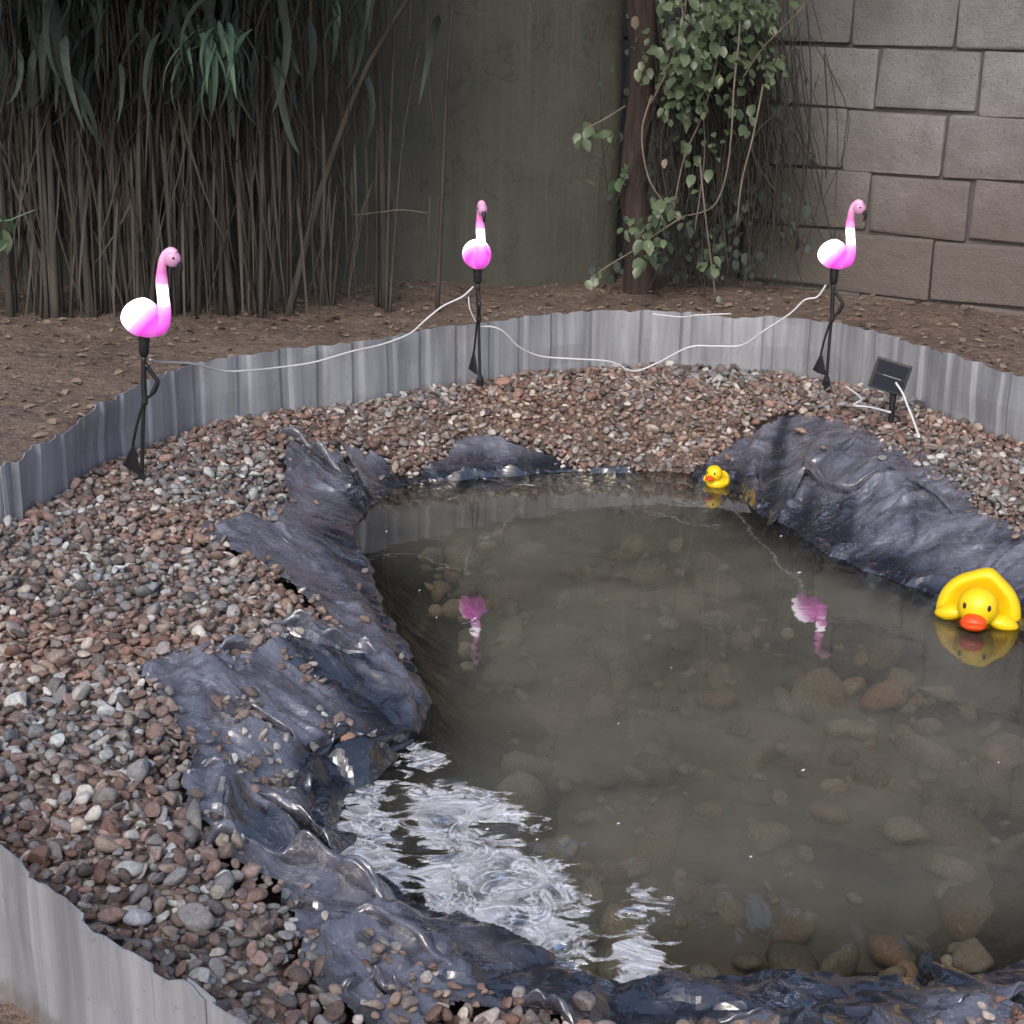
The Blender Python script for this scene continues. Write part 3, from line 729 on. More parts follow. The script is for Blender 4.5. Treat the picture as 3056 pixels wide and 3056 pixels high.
# ------------------------------------------------------------------ walls
def box(x0, x1, y0, y1, z0, z1, bev=0.0, jig=0.0, rnd=None):
    bm = bmesh.new(); bmesh.ops.create_cube(bm, size=1)
    for v in bm.verts:
        v.co = Vector((x0 + (v.co.x + .5) * (x1 - x0), y0 + (v.co.y + .5) * (y1 - y0), z0 + (v.co.z + .5) * (z1 - z0)))
        if jig: v.co += Vector((rnd.uniform(-jig, jig), rnd.uniform(-jig, jig), rnd.uniform(-jig, jig)))
    if bev: bmesh.ops.bevel(bm, geom=bm.edges[:], offset=bev, segments=2, affect='EDGES', profile=.6)
    return bm
# block wall: local +x runs towards the camera on the right, local y is depth (front face at y=0)
q0 = aty(1870, 200, 5.45); ang = -math.radians(32)
bw = empty('block_wall', (q0.x, q0.y, 0), ang)
tag(bw, 'grey concrete block wall with dark open joints behind the vine on the right', 'wall')
def wall_s(px, py):                      # distance along the wall where a picture point falls
    d = ray(px, py); u = Vector((math.cos(ang), math.sin(ang))); nx, ny = -u.y, u.x
    t = (q0.x * nx + q0.y * ny) / (d.x * nx + d.y * ny)
    return (d.x * t - q0.x) * u.x + (d.y * t - q0.y) * u.y, CAM_H + d.z * t
sA, zA = wall_s(1654, 150)               # a joint in the second course seen
sB, zB = wall_s(1591, 270)
cz = wall_s(1800, 95)[1]                 # a bed joint level
print('wall', sA, sB, 'bed', cz, wall_s(1800, 210), wall_s(1800, 325), wall_s(1838,150), wall_s(1765,40))
BH, BL = .20, .345
bed0 = cz - 5 * BH
rnd = random.Random(5)
blk_meshes = []
for k in range(16):
    bm = box(0, BL - .009, 0, .15, 0, BH - .009, .009, .007, rnd)
    # roughen the arrises a little
    for v in bm.verts: v.co += Vector((rnd.uniform(-.0015, .0015),) * 3)
    blk_meshes.append(bm_mesh('concrete_block', bm)); blk_meshes[-1].materials.append(M_block)
first = True
for r_ in range(-1, 10):
    zc = bed0 + r_ * BH
    off = (sB if (4 - r_) % 2 else sA)
    # courses alternate; r_=4 lies just under the bed joint
    s = off - 10 * BL
    while s < 2.4:
        if s > -1.6:
            o = bpy.data.objects.new('concrete_block', rnd.choice(blk_meshes)); COL.objects.link(o); o.parent = bw
            o.location = (s + .0045 + rnd.uniform(-.003, .003), rnd.uniform(-.006, .006), zc + .0065 + rnd.uniform(-.002, .002))
            o.rotation_euler = (rnd.uniform(-.006, .006), rnd.uniform(-.006, .006), rnd.uniform(-.008, .008))
        s += BL
bm = box(-1.55, 2.75, .022, .13, bed0 - .3, bed0 + 10 * BH - .01)
link('mortar', bm_mesh('mortar', bm), bw, [M_mortar], smooth=False)
# rendered wall on the left
w0 = aty(-700, 300, 5.15); w1 = aty(1168, 300, 5.85)
L = math.hypot(w1.x - w0.x, w1.y - w0.y); a2 = math.atan2(w1.y - w0.y, w1.x - w0.x)
nx_, nz_ = 90, 40; V = []; F = []
for j in range(nz_ + 1):
    for i in range(nx_ + 1):
        xx = L * i / nx_; zz = -.1 + 2.0 * j / nz_
        V.append((xx, .006 * float(fbm(np.array([xx * 3]), np.array([zz * 3]), 3, 5)[0]), zz))
for j in range(nz_):
    for i in range(nx_):
        a0 = j * (nx_ + 1) + i; F.append((a0, a0 + 1, a0 + nx_ + 2, a0 + nx_ + 1))
n0 = len(V); V += [(0, .14, -.1), (L, .14, -.1), (L, .14, 1.9), (0, .14, 1.9)]
tl, tr_ = nz_ * (nx_ + 1), nz_ * (nx_ + 1) + nx_
F += [(n0 + 1, n0, n0 + 3, n0 + 2)]
F += [tuple([tl + i for i in range(nx_ + 1)] + [n0 + 2, n0 + 3])]
F += [tuple([nx_ + j * (nx_ + 1) for j in range(nz_ + 1)][::-1] + [n0 + 1, n0 + 2][::1])]
F += [tuple([j * (nx_ + 1) for j in range(nz_ + 1)] + [n0 + 3, n0])]
rw = link('rendered_wall', mesh('rendered_wall', V, F), None, [M_rend]); rw.location = (w0.x, w0.y, 0); rw.rotation_euler = (0, 0, a2)
tag(rw, 'dark grey green plastered wall with moss stains behind the middle flamingo', 'wall')

# ------------------------------------------------------------------ flamingo lights
def sphere_mesh(name, fn, u=32, v=20):
    bm = bmesh.new(); bmesh.ops.create_uvsphere(bm, u_segments=u, v_segments=v, radius=1)
    for w in bm.verts: w.co = Vector(fn(w.co.x, w.co.y, w.co.z))
    return bm_mesh(name, bm)
WH, PK, MG = (1, .93, 1), (1, .36, .86), (.80, .05, .62)
M_body = glow('lit_body_shell', [(.0, (1, .93, 1)), (.34, (1, .86, 1)), (.50, (1, .36, .90)), (.70, (.80, .06, .64)), (1, (.92, .22, .78))], 0,
              [(.0, (1, 1, 1)), (.32, (.70, .70, .70)), (.50, (.22, .22, .22)), (.8, (.17, .17, .17))], (7.5, 0, -6.0), .50)
M_neck = glow('lit_neck_shell', [(.0, (.80, .08, .66)), (.24, (.88, .16, .74)), (.36, (.98, .40, .90)), (.42, (1, .92, 1)), (.58, (1, .93, 1)), (.66, (.92, .32, .74)), (.80, (.62, .14, .42)), (1, (.72, .38, .58))], 0,
              [(.0, (.15, .15, .15)), (.34, (.18, .18, .18)), (.43, (.85, .85, .85)), (.57, (.85, .85, .85)), (.66, (.12, .12, .12)), (1, (.035, .035, .035))], (0, 0, 6.0), .17)
M_headp = simple('pink_pearl_plastic', (.60, .30, .50), .3)
def body_fn(x, y, z):
    r = .048 * x; w = .042 * y; h = .0425 * z
    if x < 0: h *= 1 - .25 * x * x * (1 if z < 0 else .2)
    h += -.010 * x if x > 0 else .004 * x
    return (r - .004, w, h)
def make_flamingo(loc, rz, tilt, scale, label, legside=-1):
    t = empty('flamingo_light', loc, rz); t.rotation_euler = (tilt[0], tilt[1], rz); t.scale = (scale,) * 3
    tag(t, label, 'garden light', 'lit flamingo stake lights')
    bd = link('body', sphere_mesh('body', body_fn), t, [M_body]); bd.location = (0, 0, .405)
    bd['label'] = 'glowing white and magenta oval body'
    # neck rises from the breast; mesh origin sits on the body centre so that the tint bands follow its height
    pts = [(.010, 0, -.028), (.034, 0, -.014), (.044, 0, .015), (.041, 0, .05), (.037, 0, .085), (.037, 0, .115), (.043, 0, .140), (.056, 0, .150), (.066, 0, .146)]
    rad = [.016, .021, .0150, .0125, .0132, .0098, .0095, .011, .010]
    Q = catmull(pts, 6); rr = list(np.interp(np.linspace(0, len(rad) - 1, len(Q)), range(len(rad)), rad))
    V, F = tube(Q, rr, 16); nk = link('neck', mesh('neck', V, F), t, [M_neck]); nk.location = (0, 0, .405)
    hd = link('head', sphere_mesh('head', lambda x, y, z: (.019 * x, .0155 * y, .0185 * z), 24, 14), t, [M_headp]); hd.location = (.060, 0, .541); hd.rotation_euler = (0, .5, 0)
    V, F = tube(catmull([(.070, 0, .536), (.078, 0, .526), (.079, 0, .514), (.074, 0, .505)], 5), list(np.linspace(.0080, .002, 16)), 10)
    bk = link('beak', mesh('beak', V, F), t, [M_black])
    for s in (-1, 1):
        e = link('eye', sphere_mesh('eye', lambda x, y, z: (.0028 * x, .0016 * y, .0028 * z), 10, 8), t, [M_black]); e.location = (.067, s * .0148, .545)
    V, F = tube([(0, 0, .372), (0, 0, .362), (0, 0, .345), (0, 0, .325), (.001, 0, .318)], [.0135, .0130, .0120, .0115, .008], 14)
    link('leg_socket', mesh('leg_socket', V, F), t, [M_black])
    V, F = tube(catmull([(0, 0, .322), (.001, 0, .25), (.004, 0, .215), (.001, 0, .19), (0, 0, .03), (0, 0, -.02)], 4), [.0062] * 8 + [.0075] * 3 + [.0045] * 6 + [.0042] * 4, 10)
    link('leg', mesh('leg', V, F), t, [M_black])
    s = legside
    V, F = tube(catmull([(.004, 0, .30), (.022, .004 * s, .275), (.030, .006 * s, .262), (.020, .006 * s, .235), (.0, .004 * s, .21), (-.016, .006 * s, .155), (-.026, .010 * s, .105)], 4), [.0048] * 8 + [.0058] * 5 + [.0032] * 12, 8)
    rl = link('raised_leg', mesh('raised_leg', V, F), t, [M_black])
    ft = [(-.024, .010 * s, .112), (-.050, .018 * s, .055), (-.030, .010 * s, .048), (-.005, .006 * s, .045)]
    V = [Vector(p) + Vector((0, d, 0)) for d in (-.003, .003) for p in ft]
    link('webbed_foot', mesh('webbed_foot', V, [(0, 1, 2, 3), (7, 6, 5, 4), (0, 4, 5, 1), (1, 5, 6, 2), (2, 6, 7, 3), (3, 7, 4, 0)]), rl, [M_black], smooth=False)
    V, F = tube([(0, 0, .045), (0, 0, .03), (.002, 0, -.01), (0, 0, -.10)], [.006, .012, .010, .002], 4)
    link('ground_spike', mesh('ground_spike', V, F), t, [M_black], smooth=False)
    return t
pL, pM, pR = at(267, 930, .14), at(906, 735, .14), at(1558, 737, .14)
make_flamingo(pL, R(-8), (R(.6), R(4.0), 0), 1.0, 'lit flamingo garden light nearest the camera, on the left gravel bank', 1)
make_flamingo(pM, R(-72), (R(1.9), R(-.6), 0), .97, 'lit flamingo garden light facing the camera before the plain dark wall', -1)
make_flamingo(pR, R(-28), (R(0), R(-.2), 0), .99, 'lit flamingo garden light in front of the block wall beside the solar panel', 1)

# cables
def cable(name, pts, label, r=.0028):
    o = tube_obj(name, [aty(a, b, Y) for a, b, Y in pts], r, M_wire, None, 6, 6); tag(o, label, 'cable'); return o
cable('cable', [(283,678,pL.y),(305,684,3.80),(335,684,3.92),(372,688,4.02),(420,700,4.15),(470,699,4.22),(520,694,4.30),(590,684,4.38),(660,664,4.46),(720,650,4.55),(772,630,4.62),(800,606,4.68),(835,578,4.72),(872,560,4.75),(893,541,4.77)],
      'thin white cable strung from the left flamingo light to the middle one')
cable('cable', [(898,618,4.76),(925,616,4.77),(950,626,4.79),(980,655,4.83),(1020,672,4.88),(1080,677,4.9),(1150,682,4.92),(1195,700,4.95),(1240,685,4.95),(1300,655,4.92),(1350,653,4.92),(1400,651,4.9),(1440,625,4.85),(1490,592,4.80),(1518,566,4.78),(1542,560,4.77),(1558,538,4.76)],
      'thin white cable looping over the metal edging between the middle and right flamingo lights')
cable('cable', [(1230,592,5.06),(1285,598,5.02),(1320,594,4.98),(1380,592,4.98)], 'short white cable lying along the top of the far metal edging', .0022)
cable('cable', [(884,560,4.75),(886,580,4.75),(893,598,4.76),(902,612,4.77)], 'short slack cable hanging beside the middle flamingo stake', .002)

# solar panel on its stake
pp = at(1680, 803, .14)
sp = empty('solar_panel', pp, R(-14)); tag(sp, 'small black solar panel tilted on a black stake in the gravel', 'solar panel')
hub = Vector((.0, 0, .125))
Rp = Matrix.Rotation(R(14), 4, 'Y') @ Matrix.Rotation(R(-8), 4, 'X')
T = Matrix.Translation(Vector((-.012, 0, .135))) @ Rp
bm = box(-.048, .048, -.006, .010, -.042, .042, .003); bm.transform(T); link('panel_case', bm_mesh('panel_case', bm), sp, [M_black], smooth=False)
for (u0, u1, v0, v1) in ((-.041, .041, .002, .036), (-.041, .041, -.036, -.002)):
    bm = box(u0, u1, -.0082, -.0058, v0, v1); bm.transform(T); link('solar_cell', bm_mesh('solar_cell', bm), sp, [M_cell], smooth=False)
bm = box(-.020, .030, -.0088, -.0078, -.0012, .0004); bm.transform(T); link('cell_strip', bm_mesh('cell_strip', bm), sp, [M_silver], smooth=False)
V, F = tube([(0, .01, .12), (.0, .008, .10), (0, .004, .06), (0, 0, .0), (0, 0, -.06)], [.012, .010, .0085, .0075, .003], 8); link('stake', mesh('stake', V, F), sp, [M_black])
cable('cable', [(1690,722,4.30),(1703,742,4.27),(1712,765,4.24),(1722,790,4.20),(1735,826,4.14)], 'white cable dropping from the solar panel to the gravel', .003)
cable('cable', [(1594,728,4.62),(1625,752,4.50),(1610,764,4.46),(1640,768,4.42),(1680,778,4.34)], 'white cable lying on the gravel left of the solar panel stake', .003)

# ------------------------------------------------------------------ rubber ducks
def duck(name, loc, rz, scale, pitch, label):
    t = empty(name, loc, rz); t.rotation_euler = (pitch, 0, rz); t.scale = (scale,) * 3; tag(t, label, 'rubber duck')
    return t
def eyes(t, hx, hy, hz, r, sp_, up):
    for s in (-1, 1):
        d = Vector((s * sp_, -1, up)).normalized()
        e = link('eye', sphere_mesh('eye', lambda x, y, z: (.0042 * x, .002 * y, .0066 * z), 12, 8), t, [M_eye])
        e.location = Vector((hx, hy, hz)) + d * r; e.rotation_euler = (0, 0, math.atan2(-d.y, -d.x) - PI / 2 + PI)
def beak_mesh(sx, sy, sz):
    bm = bmesh.new(); bmesh.ops.create_uvsphere(bm, u_segments=24, v_segments=16, radius=1)
    for v in bm.verts:
        x, y, z = v.co; g_ = -.16 * math.exp(-(z / .12) ** 2) * max(0, -y + .2)
        fl = 1 + .18 * max(0, -y)
        v.co = Vector((sx * x * fl, sy * y * (1 + g_), sz * z * (1 + .25 * max(0, y)) + .10 * sz * (1 - x * x)))
    return bm_mesh('beak', bm)
# large duck: faces the camera, nose down, its broad body rising as a hood behind the head
pD = at(1845, 1183, 0.0)
big = duck('rubber_duck', (pD.x + .004, pD.y + .03, 0), R(-20), 1.05, 0, 'large yellow rubber duck facing the camera, beak at the water by the right bank')
def big_body(x, y, z):
    # hollow-fronted shell: broad at the waterline, pointed crest leaning right
    ang_ = math.atan2(x, z); rr = math.hypot(x * 1.05, z - .05)
    X_ = .083 * math.copysign(abs(x) ** .85, x); Z_ = .088 * max(z, 0) ** .9 if z > 0 else .030 * z
    crest = .012 * math.exp(-((ang_ - .16) / .28) ** 2) * max(0, z)
    X_ *= 1 - .10 * max(0, z) ** 2
    Y_ = .062 * y
    if y < 0: Y_ = -.030 * (-y) ** .7 * (1 if rr > .72 else 1) + .030 * max(0, 1 - (rr / .82) ** 2)
    Z_ += crest
    return (X_, Y_ + .030 - .10 * max(0, Z_) * .25, Z_ + .006)
link('body', sphere_mesh('body', big_body, 48, 32), big, [M_yel])
link('head', sphere_mesh('head', lambda x, y, z: (.0395 * x, .036 * y, .0395 * z), 36, 24), big, [M_yel]).location = (.002, -.026, .041)
bk = link('beak', beak_mesh(.025, .022, .0175), big, [M_org]); bk.location = (-.001, -.062, .019)
eyes(big, .002, -.026, .047, .0378, .80, .12)
for s in (-1, 1):
    w = link('wing', sphere_mesh('wing', lambda x, y, z: (.034 * x, .024 * y, .017 * z * (1 - .3 * x * x)), 24, 14), big, [M_yel])
    w.location = (s * .050, -.004, .006 + (.001 if s > 0 else .010)); w.rotation_euler = (0, s * .25, s * .30)
# small duck
pd = at(1352, 920, 0.0)
sm = duck('rubber_duck', (pd.x, pd.y + .02, 0), R(-34), 1.12, 0, 'small yellow rubber duck floating at the far shore beside the crumpled liner')
def sm_body(x, y, z):
    h = .017 * z; tail = .018 * math.exp(-((y - .9) / .3) ** 2) * max(0, z + .2)
    return (.026 * x, .034 * y + .01, h + .006 + tail)
link('body', sphere_mesh('body', sm_body, 32, 20), sm, [M_yel])
link('head', sphere_mesh('head', lambda x, y, z: (.0195 * x, .019 * y, .019 * z), 28, 18), sm, [M_yel]).location = (0, -.012, .033)
b2_ = link('beak', beak_mesh(.0105, .011, .006), sm, [M_org]); b2_.location = (0, -.033, .024)
for s in (-1, 1):
    e = link('eye', sphere_mesh('eye', lambda x, y, z: (.0022 * x, .0016 * y, .0034 * z), 10, 8), sm, [M_eye]); e.location = (s * .010, -.0285, .037)
    w = link('wing', sphere_mesh('wing', lambda x, y, z: (.006 * x, .016 * y, .010 * z), 18, 12), sm, [M_yel]); w.location = (s * .025, .008, .012); w.rotation_euler = (0, 0, s * .25)

Vs = []; Fs = []; fr_ = random.Random(9)
for k in range(20):
    q = at(fr_.uniform(720, 1900), fr_.uniform(930, 1820), 0)
    if seg_dist(np.array([q.x]), np.array([q.y]), SHORE, True)[0] > -.03: continue
    r_ = fr_.uniform(.0015, .0045); n_ = 5; o_ = len(Vs); a0 = fr_.uniform(0, 6)
    for i in range(n_):
        a_ = a0 + i * 2 * PI / n_; Vs.append((q.x + r_ * math.cos(a_) * fr_.uniform(.6, 1.4), q.y + r_ * .7 * math.sin(a_), .0022 + .001 * math.cos(a_)))
    Vs.append((q.x, q.y, .0045)); Fs += [(o_ + i, o_ + (i + 1) % n_, o_ + n_) for i in range(n_)]
o = link('floating_specks', mesh('floating_specks', Vs, Fs), None, [M_wire]); tag(o, 'tiny pale flecks of debris floating on the pond', 'debris', kind='stuff')

# ------------------------------------------------------------------ plants
def leaf_mesh(name, L, W, lobes, m):
    # short pointed leaf with a folded midrib, stalk end at the origin, tip along +x
    n = 7; V = []; F = []
    for i in range(n):
        t = i / (n - 1); w = W * (math.sin(PI * min(1, t ** .75)) ** .8 if 0 < t < 1 else 0.02) * (1 + lobes * math.cos(t * 9))
        x = L * t; dr = -.18 * L * t * t
        V += [(x, -w / 2, dr + .12 * w), (x, 0, dr), (x, w / 2, dr + .12 * w)]
    for i in range(n - 1):
        a = i * 3; F += [(a, a + 1, a + 4, a + 3), (a + 1, a + 2, a + 5, a + 4)]
    me = mesh(name, V, F); me.materials.append(m); me.polygons.foreach_set('use_smooth', [True] * len(me.polygons)); return me
LV = [leaf_mesh('leaf', L, W, lb, M_leaf) for L, W, lb in ((.045, .033, .15), (.037, .030, .2), (.052, .034, .1), (.030, .024, .1))]
LD = [leaf_mesh('dry_leaf', .07, .045, .2, M_dryleaf), leaf_mesh('dry_leaf', .05, .03, .1, M_dryleaf)]
def inst(name, me, parent, loc, rot, sc=1.0):
    o = bpy.data.objects.new(name, me); COL.objects.link(o); o.parent = parent; o.location = loc; o.rotation_euler = rot; o.scale = (sc,) * 3; return o
def merge_leaves(name, protos, items, m, parent):
    Vs = []; Fs = []; off = 0
    for p, loc, rot, sc in items:
        me = protos[p]; M_ = Matrix.Translation(loc) @ Euler(rot).to_matrix().to_4x4() @ Matrix.Scale(sc, 4)
        if me.name not in _vc: _vc[me.name] = (np.array([v.co[:] for v in me.vertices]), np.array([f.vertices[:] for f in me.polygons]))
        V0, F0 = _vc[me.name]; A = np.array(M_)
        Vs.append(V0 @ A[:3, :3].T + A[:3, 3]); Fs.append(F0 + off); off += len(V0)
    o = link(name, npmesh(name, np.concatenate(Vs), np.concatenate(Fs)), parent, [m]); return o
_vc = {}
pr = random.Random(3)
# tree: trunk by the wall's end, limbs, crown over the right half
tb = at(1203, 560, .33); tb.y = 5.62; q = aty(1203, 300, 5.62); tb.x = q.x
tree = empty('garden_tree', (tb.x, tb.y, .25)); tag(tree, 'reddish brown tree trunk at the end of the plastered wall, wrapped in vines', 'tree')
Q = catmull([(.01, .02, -.1), (.02, .01, .15), (-.012, .0, .42), (.012, .01, .75), (-.014, .0, 1.05), (.01, 0, 1.4), (.04, -.05, 1.8), (.10, -.1, 2.3)], 14)
V, F = tube(Q, list(np.interp(np.linspace(0, 1, len(Q)), [0, .08, .3, .5, .62, .75, 1], [.070, .050, .040, .046, .040, .044, .03])), 22)
va = np.array([v[:] for v in V]); an_ = np.tile(np.arange(22) / 22 * 6.283, len(Q)); ci_ = np.repeat(Q, 22, 0)
k_ = 1 + .13 * fbm(np.cos(an_) * 2.2 + 5, np.sin(an_) * 2.2 + va[:, 2] * 2.5, 3, 131) + .16 * (1 - np.abs(vn(an_ * 2.2, va[:, 2] * 1.6, 132))) ** 2
va = ci_ + (va - ci_) * k_[:, None]
link('trunk', mesh('trunk', va, F), tree, [M_bark])
limbs = [[(.0, 0, 1.25), (.35, -.25, 1.7), (.8, -.6, 2.0), (1.3, -.9, 2.2)], [(.02, 0, 1.5), (-.05, -.5, 2.0), (.1, -1.0, 2.35)],
         [(.03, 0, 1.4), (.5, .1, 1.9), (1.1, .1, 2.3), (1.7, -.1, 2.6)], [(0, 0, 1.6), (.5, -.6, 2.3), (.9, -1.2, 2.6)]]
for l in limbs: tube_obj('branch', l, [.032, .024, .015, .006][:len(l)] if len(l) == 4 else [.03, .02, .008], M_bark, tree, 8, 5)
crown_p = [leaf_mesh('crown_leaf', .11, .06, .1, M_crown), leaf_mesh('crown_leaf', .08, .05, .1, M_crown)]
items = []
cl = []
for l in limbs:
    for k in range(14):
        t = pr.uniform(.3, 1.1); i = min(int(t * (len(l) - 1)), len(l) - 2); f = t * (len(l) - 1) - i
        c = Vector(l[i]).lerp(Vector(l[i + 1]), f) + Vector((pr.gauss(0, .28), pr.gauss(0, .28), pr.gauss(.1, .22))); cl.append(c)
for c in cl:
    if tb.x + c.x < .12 : continue
    for k in range(75):
        items.append((pr.randrange(2), c + Vector((pr.gauss(0, .13), pr.gauss(0, .13), pr.gauss(0, .11))), (pr.uniform(-.8, .8), pr.uniform(-.5, .9), pr.uniform(0, 6.28)), pr.uniform(.8, 1.4)))
o = merge_leaves('crown', crown_p, items, M_crown, tree); o['kind'] = 'stuff'

# climbing vine with individually built leaves
vine = empty('climbing_vine', aty(1290, 540, 5.55)); vo_ = vine.location.copy()
tag(vine, 'green leafy vine hanging down beside the trunk onto the block wall corner', 'vine')
V3 = lambda a, b, Y: aty(a, b, Y) - vo_
vst = [[(1330,-160,5.4),(1350,0,5.4),(1360,60,5.38),(1345,150,5.38),(1320,230,5.38),(1290,300,5.4),(1270,400,5.42)],
       [(1400,-120,5.3),(1395,60,5.3),(1385,160,5.3),(1380,250,5.3),(1370,330,5.32),(1345,390,5.35),(1290,408,5.4)],
       [(1230,180,5.42),(1212,240,5.4),(1215,300,5.4),(1230,350,5.4),(1262,392,5.42),(1285,412,5.42)],
       [(1300,-100,5.4),(1290,40,5.4),(1260,130,5.4),(1225,200,5.42)],
       [(1560,-40,5.0),(1500,30,5.1),(1440,90,5.2),(1400,150,5.3)],
       [(1290,408,5.42),(1240,440,5.4),(1200,470,5.4),(1150,500,5.38),(1115,525,5.36)],
       [(1320,300,5.4),(1330,400,5.4),(1340,480,5.42),(1350,560,5.42)],
       [(1180,200,5.5),(1140,225,5.45),(1100,245,5.42)],
       [(1440,160,5.25),(1420,260,5.28),(1400,340,5.3),(1390,420,5.3)],
       [(1270,-100,5.5),(1300,100,5.5),(1330,260,5.5),(1310,440,5.5)]]
for st_ in vst: tube_obj('stem', [V3(*p) for p in st_], [.0035, .0025], M_twig, vine, 5, 5)
dens = [(1350,0,70,60,70),(1310,80,60,60,70),(1290,180,45,60,46),(1400,60,60,60,50),(1440,20,60,50,26),(1330,140,60,60,34),(1220,90,22,60,8),(1130,250,35,18,9),
        (1265,400,40,28,16),(1210,440,40,28,16),(1235,480,35,25,10),(1120,520,18,14,3),(1330,300,40,60,12),(1400,200,40,60,12),(1350,500,25,50,7),(1180,340,30,40,4),(1450,130,30,40,10)]
cnt = 0; extra = []
for (cx_, cy_, sx_, sy_, n_) in dens:
    for k in range(int(n_ * 1.8)):
        p = V3(pr.gauss(cx_, sx_ * .55), pr.gauss(cy_, sy_ * .6), pr.uniform(5.2, 5.5)); rot = (pr.uniform(-.7, .7), pr.uniform(.1, 1.2), pr.uniform(-2.6, -.5)); sc = pr.uniform(.55, 1.15)
        if k % 3 == 0 and cnt < 290: inst('leaf', LV[pr.randrange(4)], vine, p, rot, sc); cnt += 1
        else: extra.append((pr.randrange(4), p + Vector((0, .1, 0)), rot, sc))
o = merge_leaves('foliage', LV, extra, M_leaf, vine); o['kind'] = 'stuff'
o = inst('dry_leaf', LD[0], vine, V3(1198, 30, 5.4), (.3, 1.2, -1.5), .6)
o = inst('leaf', LV[0], vine, V3(1105, 342, 5.45), (.3, .2, -.2), .8); o = inst('dry_leaf', LD[1], vine, V3(1255, 300, 5.38), (.2, .8, -1.8), .7)

Vs = []; Fs = []
for k in range(260):
    xx = pr.gauss(1350, 75) if k % 3 else pr.uniform(1235, 1520); Y_ = pr.uniform(5.5, 5.72) - max(0, (xx - 1400) / 100) * .10
    top = V3(xx, pr.uniform(-60, 220), Y_); bot = V3(xx + pr.gauss(0, 45), pr.uniform(300, 560), Y_ + .03)
    mid = (top + bot) / 2 + Vector((pr.gauss(0, .05), pr.gauss(0, .02), 0))
    V, F = tube(catmull([top, mid, bot], 4), pr.uniform(.001, .0028), 3, False); o_ = len(Vs); Vs += V; Fs += [tuple(i + o_ for i in f) for f in F]
o = link('dead_tendrils', mesh('dead_tendrils', Vs, Fs), vine, [M_straw]); o['kind'] = 'stuff'
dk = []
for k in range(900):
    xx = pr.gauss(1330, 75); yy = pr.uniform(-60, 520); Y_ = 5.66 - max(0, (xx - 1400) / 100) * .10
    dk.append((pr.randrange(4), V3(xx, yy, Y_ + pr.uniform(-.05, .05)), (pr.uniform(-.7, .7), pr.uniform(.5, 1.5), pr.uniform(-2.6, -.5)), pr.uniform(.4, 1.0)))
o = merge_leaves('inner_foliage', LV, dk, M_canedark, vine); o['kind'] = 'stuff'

# dry cane thicket along the plastered wall
def blade(name, L, W, m, droop):
    n = 9; V = []; F = []
    for i in range(n):
        t = i / (n - 1); w = W * (min(1, t * 6 + .15)) * (1 - t) ** .7 + .0005
        a_ = droop * t; xx = L * (math.sin(a_) / max(droop, 1e-3)); zz = L * ((math.cos(a_) - 1) / max(droop, 1e-3))
        V += [(xx, -w / 2, zz + w * .2), (xx, 0, zz), (xx, w / 2, zz + w * .2)]
    for i in range(n - 1):
        a = i * 3; F += [(a, a + 1, a + 4, a + 3), (a + 1, a + 2, a + 5, a + 4)]
    me = mesh(name, V, F); me.materials.append(m); me.polygons.foreach_set('use_smooth', [True] * len(me.polygons)); return me
BG = [blade('leaf', L, W, M_cane, d) for L, W, d in ((.30, .030, 1.6), (.24, .028, 1.2), (.36, .034, 2.0))]
BD = [blade('dry_leaf', L, W, M_straw, d) for L, W, d in ((.34, .009, .35), (.26, .008, .5), (.46, .009, .25))]
clumps = [(30, 5.0, 'dry brown cane clump at the far left beside the green sprig', .9), (170, 5.02, 'dense dry cane clump behind the nearest flamingo, left of it', .9),
          (320, 5.08, 'dry cane clump with a green leaf fan at its top', 1.0), (470, 5.15, 'dry cane clump right of the green leaf fan', .9), (610, 5.25, 'sparse dry cane clump next to the bare plastered wall', .45)]
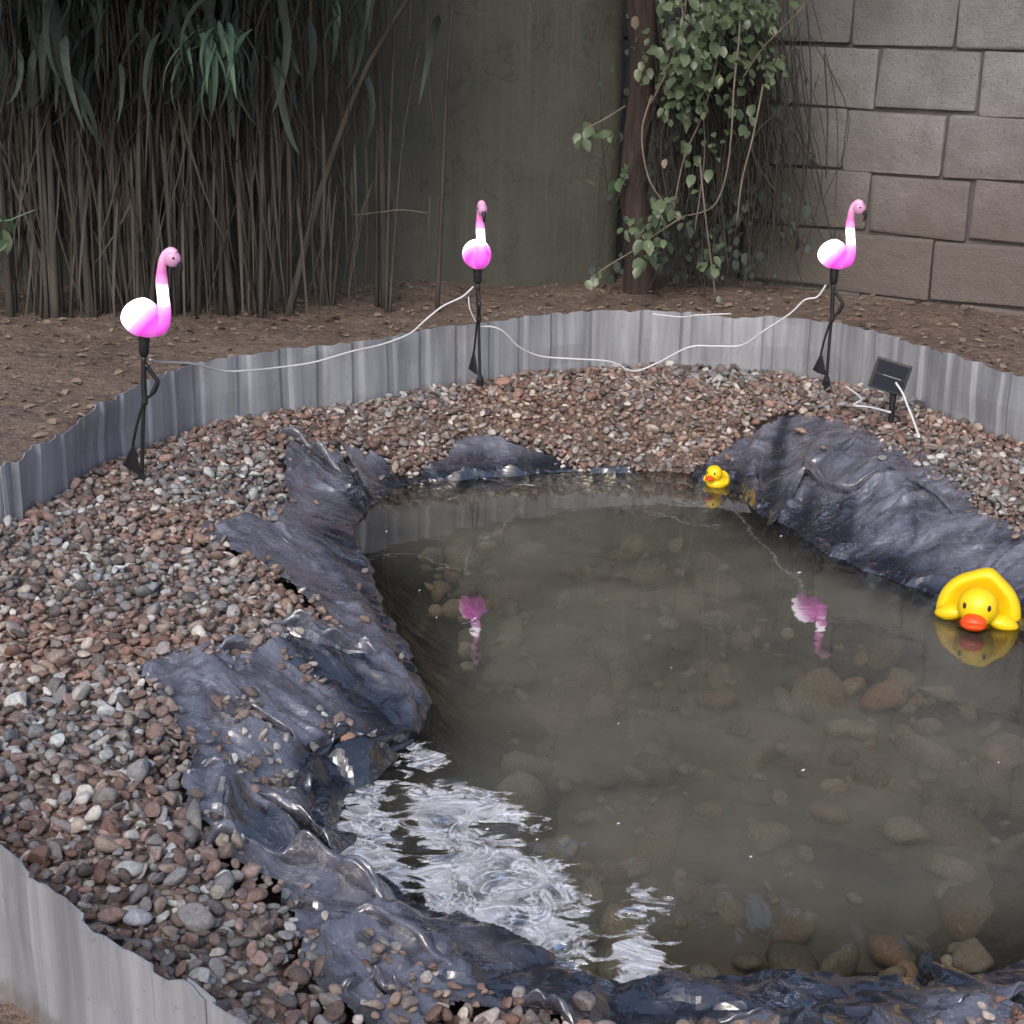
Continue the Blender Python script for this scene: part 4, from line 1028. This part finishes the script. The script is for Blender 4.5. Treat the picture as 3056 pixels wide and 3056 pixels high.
for (px, Yc, lab, dn) in clumps:
    b0 = aty(px, 560, Yc); t = empty('cane_clump', (b0.x, Yc, .30)); tag(t, lab, 'cane plant', 'dry cane clumps against the plastered wall')
    Vs = []; Fs = []
    for k in range(int(22 * dn)):
        x0 = pr.gauss(0, .13); y0 = pr.uniform(-.07, .08); lean = pr.gauss(0, .05 if k % 4 else .22); h = pr.uniform(.7, 1.9)
        pts = [(x0, y0, -.05), (x0 + lean * .4, y0, h * .35), (x0 + lean * .9 + pr.gauss(0, .015), y0 + pr.gauss(0, .02), h * .7), (x0 + lean * 1.6, y0, h)]
        r0 = pr.uniform(.003, .010) if k % 6 else .014; V, F = tube(catmull(pts, 3), list(np.linspace(r0, r0 * .5, 10)), 5); o_ = len(Vs); Vs += V; Fs += [tuple(i + o_ for i in f) for f in F]
    o = link('stems', mesh('stems', Vs, Fs), t, [M_straw]); o['kind'] = 'stuff'
    items = []
    for k in range(int(520 * dn)):
        zz = pr.uniform(.15, 1.7)
        items.append((pr.randrange(3), Vector((pr.gauss(0, .16), pr.uniform(-.10, .08), zz + .15)), (pr.uniform(-.15, .15), pr.gauss(1.38, .24), pr.uniform(0, 6.28)), pr.uniform(.6, 1.4)))
    o = merge_leaves('dry_leaves', BD, items, M_straw, t); o['kind'] = 'stuff'
    items = []
    for k in range(int(420 * dn) if px < 560 else 30):
        items.append((pr.randrange(3), Vector((pr.gauss(0, .2 if px < 560 else .07), pr.uniform(-.3, .1), pr.uniform(.72, 2.1))), (pr.uniform(-.3, .3), pr.uniform(.2, 1.3), pr.uniform(0, 6.28)), pr.uniform(.5, 1.1)))
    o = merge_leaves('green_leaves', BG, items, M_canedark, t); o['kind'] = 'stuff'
    items = []
    for k in range(520 if px < 600 else 120):  # unseen leaves added overhead to shade the canes and soil
        items.append((pr.randrange(3), Vector((pr.gauss(0, .22), pr.uniform(-.95, .1), pr.uniform(1.25, 1.9))), (pr.uniform(-.5, .5), pr.uniform(-.2, .7), pr.uniform(0, 6.28)), pr.uniform(.7, 1.3)))
    o = merge_leaves('added_shade_leaves', BG, items, M_canedark, t); o['kind'] = 'stuff'
    if px == 320:
        for k in range(34):
            c0 = aty(400 + pr.gauss(0, 22), 62 + pr.gauss(0, 18), 4.8) - Vector((b0.x, Yc, .30))
            inst('leaf', BG[pr.randrange(3)], t, c0, (pr.uniform(-.2, .2), pr.uniform(.2, 1.1), pr.uniform(-3.1, 0.0)), pr.uniform(.5, .9))
    if px == 610:
        inst('leaf', BG[1], t, aty(632, -20, 5.1) - Vector((b0.x, Yc, .3)), (0, 1.2, -1.2), 1.0)
        inst('dry_leaf', BD[1], t, aty(685, 190, 5.15) - Vector((b0.x, Yc, .3)), (.2, .95, -.5), .62)
        inst('dry_leaf', BD[1], t, aty(690, 30, 5.1) - Vector((b0.x, Yc, .3)), (.1, .3, -.1), .8)
sprig = empty('leafy_sprig', aty(-30, 440, 4.1)); tag(sprig, 'small green sprig reaching in from the left edge above the soil', 'plant')
so = sprig.location.copy()
tube_obj('stem', [Vector((-.1, 0, -.25)), Vector((0, 0, 0)), aty(20, 415, 4.1) - so, aty(66, 396, 4.1) - so], [.003, .0015], M_cane, sprig, 5, 4)
for k in range(9):
    inst('leaf', LV[pr.randrange(4)], sprig, aty(pr.uniform(-30, 25), pr.uniform(405, 470), 4.1 + pr.uniform(-.05, .05)) - so, (pr.uniform(-.5, .5), pr.uniform(.2, 1.2), pr.uniform(-3, 0)), 1.2)
o = tube_obj('twig', [aty(668, 406, 5.2), aty(720, 400, 5.2), aty(760, 396, 5.2), aty(806, 402, 5.2)], .0016, M_twig, None, 5, 4); tag(o, 'thin dry twig sticking out level before the plastered wall', 'twig')

# litter on the soil behind the edging
items = []
for k in range(5200):
    x = pr.uniform(-2.4, 2.4); y = pr.uniform(2.9, 6.1); items.append((x, y))
xs = np.array([i[0] for i in items]); ys = np.array([i[1] for i in items]); zz, _, dE = terrain(xs, ys)
its = [(pr.randrange(2), Vector((xs[i], ys[i], zz[i] + .006)), (pr.uniform(-.4, .4), pr.uniform(-.3, .3), pr.uniform(0, 6.28)), pr.uniform(.15, .5)) for i in range(len(xs)) if dE[i] > .05]
o = merge_leaves('leaf_litter', LD, its, M_dryleaf, None); tag(o, 'small dead leaves and crumbs scattered on the brown soil', 'leaf litter', kind='stuff')
star = []
sl = aty(1640, 562, 5.05); zz = terrain(np.array([sl.x]), np.array([5.05]))[0][0]
dl = empty('fallen_leaf', (sl.x, 5.05, zz + .015)); tag(dl, 'pale dry lobed leaf lying on the soil behind the right flamingo', 'leaf')
for a_ in (-.3, .9, 2.2, 3.4, 4.7): inst('lobe', LD[1], dl, (0, 0, 0), (.1, -.15, a_), .65)
print('done')
